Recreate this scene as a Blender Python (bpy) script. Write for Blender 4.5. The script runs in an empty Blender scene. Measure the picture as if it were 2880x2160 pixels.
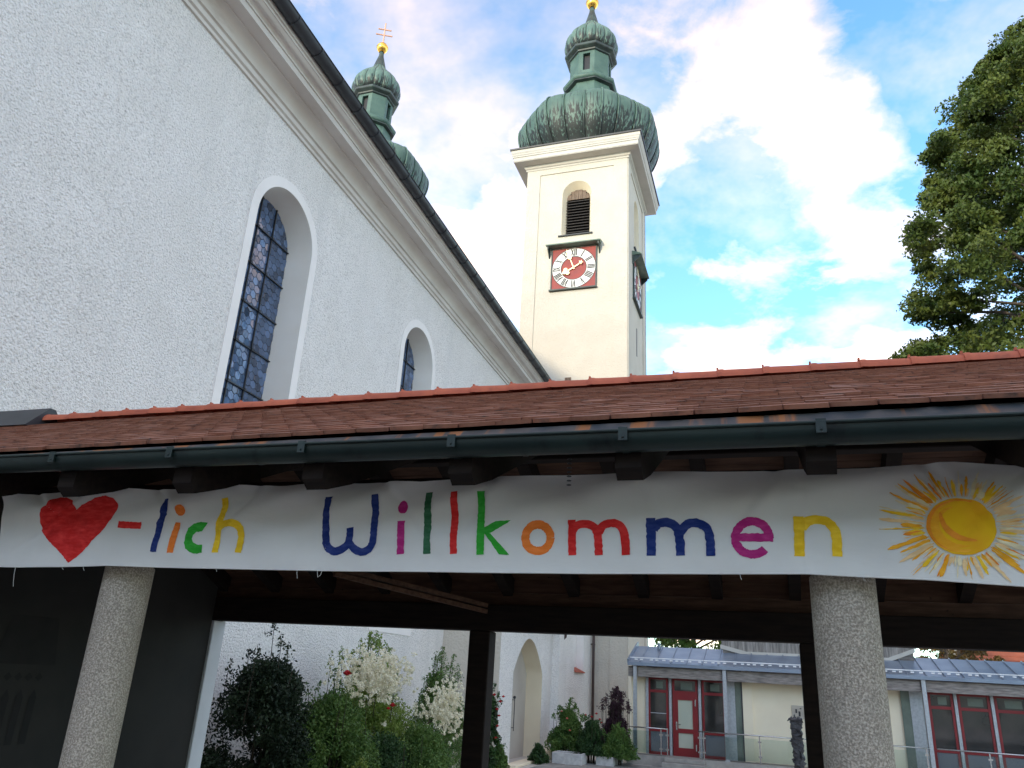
import bpy, bmesh, math, random
import numpy as np
from mathutils import Matrix, Vector, Euler
from mathutils.geometry import tessellate_polygon

R = math.radians
sc = bpy.context.scene
COL = sc.collection

# ------------------------------------------------------------------ camera
def set_camera():
    yaw, pit, rol = R(18.88), R(20.66), R(3.283)
    f = Vector((-math.sin(yaw)*math.cos(pit), math.cos(yaw)*math.cos(pit), math.sin(pit)))
    r = Vector((math.cos(yaw), math.sin(yaw), 0)); u = r.cross(f)
    r2 = r*math.cos(rol)+u*math.sin(rol); u2 = u*math.cos(rol)-r*math.sin(rol)
    cam = bpy.data.cameras.new('camera'); o = bpy.data.objects.new('camera', cam); COL.objects.link(o)
    m = Matrix((r2, u2, -f)).transposed().to_4x4(); m.translation = (0, 0, 2.4)
    o.matrix_world = m
    cam.sensor_width = 36; cam.sensor_fit = 'HORIZONTAL'; cam.lens = 36*2184/2880
    cam.clip_start = .05; cam.clip_end = 3000
    sc.camera = o
set_camera()

# ------------------------------------------------------------------ sky, sun, exposure
SUN_TO = Vector((-.26, -.93, .21)).normalized()
SUN_EL = math.asin(SUN_TO.z); SUN_AZ = math.atan2(SUN_TO.x, SUN_TO.y)
def set_world():
    w = bpy.data.worlds.new('World'); sc.world = w; w.use_nodes = True
    nt = w.node_tree; N = nt.nodes; L = nt.links; N.clear()
    out = N.new('ShaderNodeOutputWorld'); bg = N.new('ShaderNodeBackground'); bg.inputs[1].default_value = .15
    sky = N.new('ShaderNodeTexSky'); sky.sky_type = 'NISHITA'; sky.sun_disc = False
    sky.sun_elevation = R(24); sky.sun_rotation = SUN_AZ % (2*math.pi)
    sky.air_density = 1.0; sky.dust_density = .15; sky.ozone_density = 2.2
    hs = N.new('ShaderNodeMixRGB'); hs.blend_type = 'MULTIPLY'; hs.inputs[0].default_value = 1; hs.inputs[2].default_value = SKYTINT
    L.new(sky.outputs[0], hs.inputs[1])
    tc = N.new('ShaderNodeTexCoord')
    sep = N.new('ShaderNodeSeparateXYZ'); L.new(tc.outputs['Generated'], sep.inputs[0])
    def mth(op, a, b=None, clamp=False):
        m = N.new('ShaderNodeMath'); m.operation = op; m.use_clamp = clamp
        for i, v in enumerate((a, b)):
            if v is None: continue
            if isinstance(v, (int, float)): m.inputs[i].default_value = v
            else: L.new(v, m.inputs[i])
        return m.outputs[0]
    zz = mth('ADD', mth('MAXIMUM', sep.outputs[2], 0.0), .22)
    cx = mth('DIVIDE', sep.outputs[0], zz); cy = mth('DIVIDE', sep.outputs[1], zz)
    cmb = N.new('ShaderNodeCombineXYZ'); L.new(cx, cmb.inputs[0]); L.new(cy, cmb.inputs[1]); cmb.inputs[2].default_value = CLOUD_SEED
    rotn = N.new('ShaderNodeMapping'); rotn.inputs['Rotation'].default_value = (0, 0, CLOUD_TURN); L.new(cmb.outputs[0], rotn.inputs[0])
    def noise(scale, detail, rough, dist=0.0, vec=None):
        n = N.new('ShaderNodeTexNoise'); n.inputs['Scale'].default_value = scale; n.inputs['Detail'].default_value = detail
        n.inputs['Roughness'].default_value = rough; n.inputs['Distortion'].default_value = dist
        L.new(vec or rotn.outputs[0], n.inputs['Vector']); return n.outputs['Fac']
    def ramp(v, stops):
        r = N.new('ShaderNodeValToRGB'); L.new(v, r.inputs[0]); e = r.color_ramp.elements
        e[0].position, e[0].color = stops[0][0], stops[0][1]; e[1].position, e[1].color = stops[-1][0], stops[-1][1]
        for p, c in stops[1:-1]:
            q = e.new(p); q.color = c
        return r.outputs[0]
    g = lambda v: (v, v, v, 1)
    big = noise(1.9, 3, .5, .0); fine = noise(4.6, 9, .58, .2); wisp = noise(2.6, 6, .62, .1)
    shape = mth('ADD', mth('MULTIPLY', big, .54), mth('MULTIPLY', fine, .54))
    mask = ramp(shape, [(.515, g(0)), (.56, g(.33)), (.61, g(.76)), (.69, g(.97))])
    haze = ramp(wisp, [(.42, g(.0)), (.72, g(.38))])
    mott = noise(3.6, 6, .6, .2)
    mask = mth('MULTIPLY', mask, ramp(mott, [(.36, g(1)), (.64, g(.52))]))
    cover = mth('MAXIMUM', mask, haze)
    soft = noise(3.3, 5, .55, .3)
    shade = ramp(mth('ADD', mth('MULTIPLY', soft, .65), mth('MULTIPLY', fine, .35)), [(.38, (4.1, 2.85, 1.95, 1)), (.46, (3.3, 2.25, 1.55, 1)), (.57, (2.5, 1.78, 1.3, 1))])
    # clouds scatter the light around them: brighter towards the sun, like the clear sky behind them
    bw = N.new('ShaderNodeRGBToBW'); L.new(sky.outputs[0], bw.inputs[0])
    gain = mth('MINIMUM', mth('ADD', mth('MULTIPLY', bw.outputs[0], .45), .40), 1.25)
    lit = N.new('ShaderNodeVectorMath'); lit.operation = 'SCALE'; L.new(shade, lit.inputs[0]); L.new(gain, lit.inputs['Scale'])
    mx = N.new('ShaderNodeMixRGB'); L.new(cover, mx.inputs[0]); L.new(hs.outputs[0], mx.inputs[1]); L.new(lit.outputs[0], mx.inputs[2])
    L.new(mx.outputs[0], bg.inputs[0]); L.new(bg.outputs[0], out.inputs[0])
CLOUD_SEED = 26.33; CLOUD_TURN = R(-25)
SKYTINT = (.37, .515, .53, 1)
set_world()
def set_sun():
    l = bpy.data.lights.new('sun', 'SUN'); l.energy = .6; l.angle = R(2); l.color = (1, .86, .64)
    o = bpy.data.objects.new('sun', l); COL.objects.link(o)
    o.rotation_euler = (-SUN_TO).to_track_quat('-Z', 'Y').to_euler(); o.location = SUN_TO*200
set_sun()
sc.view_settings.view_transform = 'Standard'; sc.view_settings.look = 'None'
sc.view_settings.exposure = 2.52; sc.view_settings.gamma = 1; sc.view_settings.use_curve_mapping = False
sc.render.engine = 'CYCLES'
sc.cycles.max_bounces = 8; sc.cycles.transparent_max_bounces = 8
sc.cycles.caustics_reflective = False; sc.cycles.caustics_refractive = False

# ------------------------------------------------------------------ materials
def mat(name, col, rough=.75, col2=None, scale=3., detail=4, contrast=(.35, .65), stretch=(1, 1, 1), bump=0., bscale=40., bdist=.01,
        metal=0., spec=.5, bdetail=3, voro=False, randv=0., third=None, emis=None, trans=0., bstretch=None):
    m = bpy.data.materials.new(name); m.use_nodes = True
    nt = m.node_tree; N = nt.nodes; L = nt.links; b = N['Principled BSDF']
    b.inputs['Roughness'].default_value = rough; b.inputs['Metallic'].default_value = metal
    b.inputs['Specular IOR Level'].default_value = spec
    geo = N.new('ShaderNodeNewGeometry')
    def mapped(s):
        mp = N.new('ShaderNodeMapping'); mp.inputs['Scale'].default_value = s; L.new(geo.outputs['Position'], mp.inputs[0]); return mp.outputs[0]
    def noise(sca, det, vec, rough_=.55):
        n = N.new('ShaderNodeTexNoise'); n.inputs['Scale'].default_value = sca; n.inputs['Detail'].default_value = det
        n.inputs['Roughness'].default_value = rough_; L.new(vec, n.inputs['Vector']); return n.outputs['Fac']
    cur = None
    if col2:
        r = N.new('ShaderNodeValToRGB'); L.new(noise(scale, detail, mapped(stretch)), r.inputs[0])
        r.color_ramp.elements[0].position = contrast[0]; r.color_ramp.elements[1].position = contrast[1]
        r.color_ramp.elements[0].color = (*col, 1); r.color_ramp.elements[1].color = (*col2, 1); cur = r.outputs[0]
    if third:  # (colour, scale, lo, hi, stretch)
        for c3, s3, lo, hi, st3 in (third if isinstance(third, list) else [third]):
            r = N.new('ShaderNodeValToRGB'); L.new(noise(s3, 5, mapped(st3), .6), r.inputs[0])
            r.color_ramp.elements[0].position = lo; r.color_ramp.elements[1].position = hi
            r.color_ramp.elements[0].color = (0, 0, 0, 1); r.color_ramp.elements[1].color = (1, 1, 1, 1)
            mx = N.new('ShaderNodeMixRGB'); L.new(r.outputs[0], mx.inputs[0])
            if cur: L.new(cur, mx.inputs[1])
            else: mx.inputs[1].default_value = (*col, 1)
            mx.inputs[2].default_value = (*c3, 1); cur = mx.outputs[0]
    if randv:
        oi = N.new('ShaderNodeObjectInfo'); mr = N.new('ShaderNodeMapRange'); L.new(oi.outputs['Random'], mr.inputs[0])
        mr.inputs[3].default_value = 1-randv; mr.inputs[4].default_value = 1+randv
        h = N.new('ShaderNodeHueSaturation'); L.new(mr.outputs[0], h.inputs['Value'])
        if cur: L.new(cur, h.inputs['Color'])
        else: h.inputs['Color'].default_value = (*col, 1)
        cur = h.outputs[0]
    if cur: L.new(cur, b.inputs['Base Color'])
    else: b.inputs['Base Color'].default_value = (*col, 1)
    if bump:
        bp = N.new('ShaderNodeBump'); bp.inputs['Strength'].default_value = bump; bp.inputs['Distance'].default_value = bdist
        v = mapped(bstretch or (1, 1, 1))
        if voro:
            vn = N.new('ShaderNodeTexVoronoi'); vn.inputs['Scale'].default_value = bscale; L.new(v, vn.inputs['Vector'])
            src = vn.outputs['Distance']
        else: src = noise(bscale, bdetail, v, .6)
        L.new(src, bp.inputs['Height']); L.new(bp.outputs[0], b.inputs['Normal'])
    if trans:
        tb = N.new('ShaderNodeBsdfTranslucent'); ms = N.new('ShaderNodeMixShader'); ms.inputs[0].default_value = trans
        if cur: L.new(cur, tb.inputs[0])
        else: tb.inputs[0].default_value = (*col, 1)
        L.new(b.outputs[0], ms.inputs[1]); L.new(tb.outputs[0], ms.inputs[2])
        L.new(ms.outputs[0], N['Material Output'].inputs[0])
    return m

def glass(name, tint=(.9, .95, .93), alpha=.25, rough=.02):
    m = bpy.data.materials.new(name); m.use_nodes = True; nt = m.node_tree; N = nt.nodes; L = nt.links; N.clear()
    o = N.new('ShaderNodeOutputMaterial'); t = N.new('ShaderNodeBsdfTransparent'); t.inputs[0].default_value = (*tint, 1)
    g = N.new('ShaderNodeBsdfGlossy'); g.inputs['Roughness'].default_value = rough
    f = N.new('ShaderNodeFresnel'); f.inputs[0].default_value = 1.5
    x = N.new('ShaderNodeMixShader'); L.new(f.outputs[0], x.inputs[0]); L.new(t.outputs[0], x.inputs[1]); L.new(g.outputs[0], x.inputs[2])
    L.new(x.outputs[0], o.inputs[0]); return m

MT = {}
MT['roughcast'] = mat('white_roughcast', (.91, .885, .855), .92, (.86, .835, .80), 1.2, bump=1., bscale=27, bdist=.05, bdetail=2, spec=.2, third=[((.52, .505, .485), 22, .50, .72, (1, 1, 1.35)), ((.72, .71, .69), 1., .52, .86, (1.6, 1.6, .10)), ((.96, .94, .91), 31, .60, .70, (1, 1, 1.3))])  # dark flecks put pit shade, along with dust, into the roughcast colour
MT['smooth_white'] = mat('smooth_white_plaster', (.88, .85, .82), .85, (.83, .80, .77), 1.5, bump=.15, bscale=60, bdist=.003, spec=.2)
MT['reveal'] = mat('cream_reveal_plaster', (.82, .80, .75), .85, (.78, .75, .69), 1.2, bump=.1, bscale=30, bdist=.004, spec=.2)
MT['eaves'] = mat('eaves_plaster', (.70, .665, .62), .8, (.62, .575, .525), .9, spec=.2, third=((.42, .36, .31), 2.2, .62, .85, (1, .25, 1)))
MT['cream'] = mat('cream_roughcast', (.63, .585, .50), .9, (.58, .535, .455), .7, bump=.9, bscale=12, bdist=.04, spec=.2, third=[((.55, .45, .35), 5, .66, .9, (1, 1, .5)), ((.58, .53, .45), 1., .55, .85, (1.6, 1.6, .14))])
MT['cream_smooth'] = mat('cream_smooth_plaster', (.86, .76, .58), .85, (.80, .70, .53), 1., bump=.2, bscale=25, bdist=.004, spec=.2)
MT['tower_white'] = mat('tower_white_trim', (.60, .565, .51), .8, (.54, .51, .455), .8, spec=.2)
def streaked(m, zlo, zhi, lo=.36, hi=.5, dark=(.018, .025, .024)):
    # bare dark copper showing in vertical runs where rain never washes, below the bulge
    nt = m.node_tree; N = nt.nodes; L = nt.links; b = N['Principled BSDF']; src = b.inputs['Base Color'].links[0].from_socket
    geo = N.new('ShaderNodeNewGeometry'); mp = N.new('ShaderNodeMapping'); mp.inputs['Scale'].default_value = (9, 9, .22); L.new(geo.outputs['Position'], mp.inputs[0])
    n = N.new('ShaderNodeTexNoise'); n.inputs['Scale'].default_value = 1; n.inputs['Detail'].default_value = 5; n.inputs['Roughness'].default_value = .6; L.new(mp.outputs[0], n.inputs['Vector'])
    sp = N.new('ShaderNodeSeparateXYZ'); L.new(geo.outputs['Position'], sp.inputs[0])
    mr = N.new('ShaderNodeMapRange'); mr.clamp = True; L.new(sp.outputs[2], mr.inputs[0]); mr.inputs[1].default_value = zlo; mr.inputs[2].default_value = zhi; mr.inputs[3].default_value = .2; mr.inputs[4].default_value = -.12
    ad = N.new('ShaderNodeMath'); L.new(n.outputs['Fac'], ad.inputs[0]); L.new(mr.outputs[0], ad.inputs[1])
    r = N.new('ShaderNodeMapRange'); r.clamp = True; L.new(ad.outputs[0], r.inputs[0]); r.inputs[1].default_value = .53; r.inputs[2].default_value = .60
    mx = N.new('ShaderNodeMixRGB'); L.new(r.outputs[0], mx.inputs[0]); L.new(src, mx.inputs[1]); mx.inputs[2].default_value = (*dark, 1); L.new(mx.outputs[0], b.inputs['Base Color'])
    return m
MT['copper'] = mat('green_patina_copper', (.058, .115, .095), .55, (.095, .165, .135), 1.1, spec=.45, third=((.04, .07, .06), 1., .58, .8, (4, 4, .7)), bump=.2, bscale=5, bdist=.02)
MT['copper_pale'] = mat('pale_hood_copper', (.13, .20, .165), .6, (.22, .27, .21), 2.5, spec=.4)
MT['copper_dome'] = streaked(mat('streaked_patina_copper', (.070, .128, .106), .55, (.118, .195, .16), .9, spec=.45, bump=.2, bscale=5, bdist=.02), 30.8, 33.6)
MT['copper_light'] = streaked(mat('pale_patina_copper', (.072, .135, .11), .5, (.12, .20, .165), 1.3, bump=.2, bscale=5, bdist=.02), 39.2, 40.5)
MT['copper_dark'] = mat('dark_weathered_copper', (.022, .03, .03), .5, (.05, .075, .066), 2., spec=.5)
MT['gold'] = mat('gilded_metal', (.95, .58, .12), .25, metal=1.)
MT['gilt_cross'] = mat('gilt_cross', (.75, .42, .28), .5, (.6, .33, .2), 3, metal=.5)
MT['black_metal'] = mat('dark_grey_metal', (.02, .022, .027), .45, (.035, .038, .045), 2.5, spec=.5)
MT['louver'] = mat('black_louvre_wood', (.018, .015, .014), .7, (.035, .028, .024), 4, stretch=(1, 1, 4))
MT['oldwood'] = mat('weathered_brown_wood', (.10, .065, .045), .8, (.22, .16, .12), 5, stretch=(4, 4, .6), bump=.4, bscale=30, bdist=.006, bstretch=(2, 2, .2))
MT['clock_red'] = mat('oxide_red_paint', (.32, .035, .025), .55, (.24, .03, .025), 2, third=((.55, .3, .25), 3, .68, .8, (1, 1, 2.5)), bump=.3, bscale=3, bdist=.03)
MT['clock_white'] = mat('clock_white_paint', (.82, .80, .76), .5, (.76, .74, .70), 2)
MT['clock_black'] = mat('clock_black_paint', (.015, .015, .016), .5)
MT['hand'] = mat('gilt_clock_hand', (.95, .8, .42), .35, metal=.6)
MT['pane'] = mat('leaded_glass_pane', (.05, .085, .16), .07, (.085, .135, .24), 3., spec=.9, randv=.55, bump=.25, bscale=9, bdist=.01)
MT['lead'] = mat('lead_came', (.012, .013, .016), .5)
MT['tile'] = mat('old_clay_tile', (.20, .074, .042), .88, (.27, .118, .072), 6, third=[((.05, .035, .03), 9, .55, .75, (1, 1, 1)), ((.30, .27, .19), 22, .70, .76, (1, 1, 1))], randv=.2, bump=.5, bscale=60, bdist=.004)
MT['ridge'] = mat('new_ridge_tile', (.50, .13, .065), .8, (.40, .10, .055), 5, third=((.22, .07, .045), 6, .6, .8, (1, 1, 1)), randv=.1, bump=.3, bscale=50, bdist=.003)
MT['rib'] = mat('red_tile', (.42, .11, .06), .8, (.34, .085, .05), 4, randv=.15)
MT['gutter'] = mat('dark_green_copper_gutter', (.010, .020, .019), .42, (.020, .036, .032), 3, stretch=(.5, 1, 1), metal=.3, spec=.5, third=((.004, .007, .008), 5, .55, .75, (1.5, 1, 1)))
MT['apron'] = mat('stained_copper_apron', (.035, .045, .055), .6, (.09, .08, .075), 8, third=((.28, .11, .04), 1., .50, .56, (5.5, .4, .4)))
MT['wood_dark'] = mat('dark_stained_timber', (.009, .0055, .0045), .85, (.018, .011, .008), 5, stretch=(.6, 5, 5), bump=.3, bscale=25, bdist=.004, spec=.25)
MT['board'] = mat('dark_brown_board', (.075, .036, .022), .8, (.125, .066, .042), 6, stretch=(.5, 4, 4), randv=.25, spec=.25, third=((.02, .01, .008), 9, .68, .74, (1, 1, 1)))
MT['concrete'] = mat('washed_aggregate_concrete', (.27, .23, .185), .9, (.60, .53, .44), 95, detail=3, contrast=(.40, .66), third=[((.17, .15, .125), 30, .70, .76, (1, 1, 1)), ((.24, .215, .185), 1.6, .5, .8, (1, 1, .35)), ((.06, .05, .04), 17, .74, .76, (1, 1, 1))], bump=1., bscale=85, bdist=.012, bdetail=2)
MT['cloth'] = mat('white_cotton_sheet', (.85, .83, .79), .95, (.79, .77, .735), 2.2, spec=.1, bump=.35, bscale=9, bdist=.012, bdetail=4, bstretch=(.5, 1, 1.6), trans=.15)
for k, c in dict(red=(.62, .022, .02), navy=(.012, .03, .16), orange=(.85, .20, .03), green=(.03, .34, .03), yellow=(.86, .52, .02), magenta=(.42, .02, .17), darkgreen=(.03, .12, .055),
                 sunyellow=(.90, .52, .02), sunorange=(.84, .27, .02), sunpale=(.82, .55, .28), sunfaint=(.80, .68, .44), sunamber=(.88, .38, .02)).items():
    MT[k] = mat('paint_'+k, c, .85, tuple(min(1, v*1.25+.03) for v in c), 14, stretch=(1, 1, 3), contrast=(.4, .72), spec=.15, third=(tuple(v*.72 for v in c), 6, .5, .8, (1, 1, 1.5)))
MT['sun_disc'] = mat('paint_sun_disc', (.90, .52, .015), .85, (.86, .42, .02), 4.5, contrast=(.45, .7), spec=.15)
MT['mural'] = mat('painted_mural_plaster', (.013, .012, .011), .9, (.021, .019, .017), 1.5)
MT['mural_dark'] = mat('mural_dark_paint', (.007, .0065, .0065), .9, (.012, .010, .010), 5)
MT['pier'] = mat('grey_white_pier', (.62, .64, .68), .85, (.56, .58, .62), 2, bump=.2, bscale=40, bdist=.004)
MT['zinc'] = mat('zinc_sheet', (.20, .245, .32), .42, (.27, .32, .39), 1.2, metal=.35, spec=.5)
MT['steel'] = mat('galvanised_steel', (.36, .38, .40), .5, (.46, .48, .50), 14, metal=.4)
MT['chrome'] = mat('brushed_steel', (.55, .55, .55), .25, metal=1.)
MT['greywood'] = mat('grey_weathered_timber', (.15, .13, .12), .85, (.33, .295, .27), 4, stretch=(.7, 5, 5), bump=.4, bscale=20, bdist=.006, bstretch=(.4, 3, 3))
MT['clad'] = mat('grey_cladding_board', (.17, .155, .14), .85, (.34, .31, .28), 3, stretch=(5, 5, .6), randv=.18, bump=.4, bscale=20, bdist=.006, bstretch=(3, 3, .3))
MT['redframe'] = mat('red_window_frame', (.23, .010, .013), .45, (.19, .008, .011), 2)
MT['darkglass'] = mat('dark_window_glass', (.020, .022, .022), .04, (.05, .045, .04), 1.1, spec=.8)
MT['blind'] = mat('pale_green_blind_glass', (.50, .52, .42), .18, (.44, .47, .38), 1., spec=.6)
MT['bluepanel'] = mat('blue_grey_panel', (.11, .12, .15), .4, (.135, .145, .175), 1., spec=.5)
MT['greenglass'] = mat('greenish_glass', (.10, .13, .11), .08, (.16, .2, .165), 1.4, spec=.6)
MT['railglass'] = glass('clear_railing_glass', (.90, .95, .93))
MT['stone'] = mat('grey_stone', (.27, .255, .235), .9, (.36, .34, .31), 4, bump=.4, bscale=25, bdist=.008)
MT['granite'] = mat('granite_trough', (.42, .42, .42), .9, (.55, .55, .54), 9, bump=.6, bscale=18, bdist=.015)
MT['paver'] = mat('grey_paving_slab', (.20, .195, .185), .9, (.30, .29, .27), 3, randv=.15, bump=.4, bscale=20, bdist=.006)
MT['asphalt'] = mat('street_asphalt', (.05, .05, .05), .9, (.07, .07, .068), 2, bump=.4, bscale=60, bdist=.006)
MT['ground'] = mat('grey_gravel_ground', (.52, .485, .43), .95, (.58, .545, .485), 2, bump=.5, bscale=30, bdist=.01)
MT['door'] = mat('beige_painted_door', (.52, .48, .43), .6, (.47, .43, .39), 1.2)
MT['pipe'] = mat('brown_downpipe', (.055, .035, .032), .5, (.08, .05, .045), 2)
MT['whiteblock'] = mat('white_clip', (.8, .8, .8), .5)
MT['sculpt'] = mat('charred_carved_wood', (.012, .012, .014), .55, (.045, .045, .05), 9, bump=1., bscale=14, bdist=.03)
MT['plaque'] = mat('carved_pale_plaque', (.50, .45, .38), .8, (.42, .37, .31), 5)
MT['bark'] = mat('tree_bark', (.055, .042, .033), .95, (.11, .09, .07), 5, stretch=(4, 4, .8), bump=.8, bscale=14, bdist=.04)
MT['house'] = mat('house_render', (.62, .58, .5), .9, (.56, .52, .45), .5)
MT['hroof'] = mat('house_clay_roof', (.42, .12, .06), .85, (.34, .095, .05), 3)
MT['hroof_dark'] = mat('brown_clay_roof', (.16, .07, .05), .85, (.12, .055, .04), 3)
MT['tree_leaf'] = mat('tree_leaf', (.045, .082, .014), .5, (.125, .155, .028), .8, trans=.28, spec=.35)
MT['tree_leaf2'] = mat('far_tree_leaf', (.05, .11, .02), .55, (.115, .17, .03), .9, trans=.3, spec=.3)
MT['brown_leaf'] = mat('russet_conifer_leaf', (.06, .06, .02), .6, (.18, .11, .035), .9, trans=.2, spec=.3)
MT['dark_leaf'] = mat('dark_conifer_leaf', (.009, .021, .011), .6, (.024, .045, .018), 3, trans=.1, spec=.3)
MT['mid_leaf'] = mat('shrub_leaf', (.06, .13, .03), .55, (.13, .22, .05), 3.5, trans=.25, spec=.35)
MT['lime_leaf'] = mat('yellow_green_leaf', (.13, .22, .035), .55, (.26, .33, .08), 4, trans=.3, spec=.3)
MT['deep_leaf'] = mat('deep_green_leaf', (.022, .06, .02), .5, (.05, .105, .03), 4, trans=.2, spec=.35)
MT['purple_leaf'] = mat('purple_leaf', (.035, .014, .024), .6, (.075, .035, .05), 5, trans=.2, spec=.3)
MT['blossom'] = mat('cream_blossom', (.86, .83, .70), .8, (.80, .76, .56), 14, trans=.2, spec=.2)
MT['rose'] = mat('red_rose', (.50, .012, .018), .6, (.33, .008, .014), 25, trans=.1, spec=.3)
MT['pinkrose'] = mat('pale_red_flower', (.75, .18, .14), .6, (.6, .1, .1), 25)
MT['stem'] = mat('woody_stem', (.028, .022, .014), .9, (.05, .04, .024), 6)
MT['thread'] = mat('white_thread', (.75, .75, .72), .9)

# ------------------------------------------------------------------ helpers
def link(o, parent=None, inv=None):
    COL.objects.link(o)
    if parent is not None:
        o.parent = parent
        if inv is not None: o.matrix_parent_inverse = inv
    return o
def meshdata(name, verts, faces, m, smooth=False):
    me = bpy.data.meshes.new(name); me.from_pydata([tuple(v) for v in verts], [], faces); me.validate(clean_customdata=False)
    if m is not None: me.materials.append(MT[m] if isinstance(m, str) else m)
    if smooth:
        for p in me.polygons: p.use_smooth = True
    me.update(); return me
def tag(o, label=None, cat=None, group=None, kind=None):
    if label: o['label'] = label
    if cat: o['category'] = cat
    if group: o['group'] = group
    if kind: o['kind'] = kind
    return o
def thing(name, loc, label, cat, group=None):
    o = bpy.data.objects.new(name, None); o.location = loc; o.empty_display_size = .3; COL.objects.link(o)
    o['base'] = 1; del o['base']
    return tag(o, label, cat, group)
def inv_of(root):
    """parts are modelled in world space; this undoes the root's translation"""
    if root.type == 'EMPTY': return Matrix.Translation(-root.location)
    return Matrix.Identity(4)
def part(name, parent, verts, faces, m, smooth=False, label=None, kind=None):
    o = bpy.data.objects.new(name, meshdata(name, verts, faces, m, smooth))
    link(o, parent, inv_of(parent) if parent is not None else None)
    return tag(o, label, None, None, kind)
def inst(name, parent, me, loc=(0, 0, 0), rot=(0, 0, 0), scale=(1, 1, 1)):
    o = bpy.data.objects.new(name, me); o.location = loc; o.rotation_euler = rot; o.scale = scale
    return link(o, parent, inv_of(parent))
class G:
    """geometry collector"""
    def __init__(s): s.v = []; s.f = []
    def add(s, vs, fs):
        n = len(s.v); s.v += [tuple(v) for v in vs]; s.f += [tuple(i+n for i in f) for f in fs]; return s
    def box(s, x0, x1, y0, y1, z0, z1):
        return s.add([(x0, y0, z0), (x1, y0, z0), (x1, y1, z0), (x0, y1, z0), (x0, y0, z1), (x1, y0, z1), (x1, y1, z1), (x0, y1, z1)],
                     [(0, 3, 2, 1), (4, 5, 6, 7), (0, 1, 5, 4), (1, 2, 6, 5), (2, 3, 7, 6), (3, 0, 4, 7)])
    def bbox(s, x0, x1, y0, y1, z0, z1, b=.01):
        """box with bevelled edges"""
        bm = bmesh.new(); bmesh.ops.create_cube(bm, size=1)
        for v in bm.verts: v.co = Vector(((x0+x1)/2+v.co.x*(x1-x0), (y0+y1)/2+v.co.y*(y1-y0), (z0+z1)/2+v.co.z*(z1-z0)))
        bmesh.ops.bevel(bm, geom=bm.edges[:]+bm.verts[:], offset=b, segments=1, affect='EDGES')
        bm.verts.index_update()
        s.add([v.co.copy() for v in bm.verts], [[v.index for v in f.verts] for f in bm.faces]); bm.free(); return s
    def bar(s, a, b, w, h, up=(0, 0, 1)):
        """box between two points"""
        a = Vector(a); b = Vector(b); d = (b-a).normalized(); sd = d.cross(Vector(up))
        if sd.length < 1e-4: sd = d.cross(Vector((0, 1, 0)))
        sd.normalize(); u = sd.cross(d)
        vs = []
        for p in (a, b):
            for i, j in ((-1, -1), (1, -1), (1, 1), (-1, 1)): vs.append(p+sd*i*w/2+u*j*h/2)
        return s.add(vs, [(0, 1, 2, 3), (7, 6, 5, 4), (0, 4, 5, 1), (1, 5, 6, 2), (2, 6, 7, 3), (3, 7, 4, 0)])
    def tube(s, pts, r, n=8, cap=True):
        pts = [Vector(p) for p in pts]; rs = r if isinstance(r, (list, tuple)) else [r]*len(pts); base = len(s.v)
        prev = None
        for i, p in enumerate(pts):
            d = (pts[min(i+1, len(pts)-1)]-pts[max(i-1, 0)]).normalized()
            if prev is None:
                u = d.orthogonal().normalized()
            else:
                u = (prev-d*prev.dot(d)); u = u.normalized() if u.length > 1e-5 else d.orthogonal().normalized()
            prev = u; w = d.cross(u)
            for k in range(n):
                a = 2*math.pi*k/n; s.v.append(tuple(p+(u*math.cos(a)+w*math.sin(a))*rs[i]))
        for i in range(len(pts)-1):
            for k in range(n):
                a = base+i*n+k; b = base+i*n+(k+1) % n; s.f.append((a, b, b+n, a+n))
        if cap:
            s.f.append(tuple(base+k for k in range(n))[::-1]); s.f.append(tuple(base+(len(pts)-1)*n+k for k in range(n)))
        return s
    def extrude(s, poly, axis, a, b):
        """closed 2-D polygon extruded along axis ('x','y','z') from a to b"""
        def mk(p, t):
            return {'x': (t, p[0], p[1]), 'y': (p[0], t, p[1]), 'z': (p[0], p[1], t)}[axis]
        n = len(poly); base = len(s.v)
        s.v += [mk(p, a) for p in poly]+[mk(p, b) for p in poly]
        tri = tessellate_polygon([[Vector((p[0], p[1], 0)) for p in poly]])
        for t in tri: s.f.append(tuple(base+i for i in t)); s.f.append(tuple(base+n+i for i in t[::-1]))
        for i in range(n): j = (i+1) % n; s.f.append((base+i, base+j, base+n+j, base+n+i))
        return s
    def sweep(s, prof, path_fn, ts):
        """open profile swept: path_fn(profile point, t) -> xyz"""
        base = len(s.v); n = len(prof)
        for t in ts:
            for p in prof: s.v.append(tuple(path_fn(p, t)))
        for i in range(len(ts)-1):
            for k in range(n-1): a = base+i*n+k; s.f.append((a, a+1, a+1+n, a+n))
        return s
    def lathe(s, prof, c, n=24, a0=0):
        base = len(s.v); m = len(prof)
        for k in range(n):
            a = a0+2*math.pi*k/n
            for r, z in prof: s.v.append((c[0]+r*math.cos(a), c[1]+r*math.sin(a), c[2]+z))
        for k in range(n):
            for i in range(m-1):
                a = base+k*m+i; b = base+((k+1) % n)*m+i; s.f.append((a, b, b+1, a+1))
        return s
    def ball(s, c, r, n=10, sz=1.):
        prof = [(max(r*math.sin(math.pi*i/n), .0004), -r*sz*math.cos(math.pi*i/n)) for i in range(n+1)]
        return s.lathe(prof, c, 2*n)
    def build(s, name, parent, m, smooth=False, label=None, kind=None):
        return part(name, parent, s.v, s.f, m, smooth, label, kind)
    def data(s, name, m, smooth=False): return meshdata(name, s.v, s.f, m, smooth)
def auto_smooth(o, ang=40):
    me = o.data
    for p in me.polygons: p.use_smooth = True
    try: me.set_sharp_from_angle(angle=R(ang))
    except Exception: pass
    return o
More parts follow.
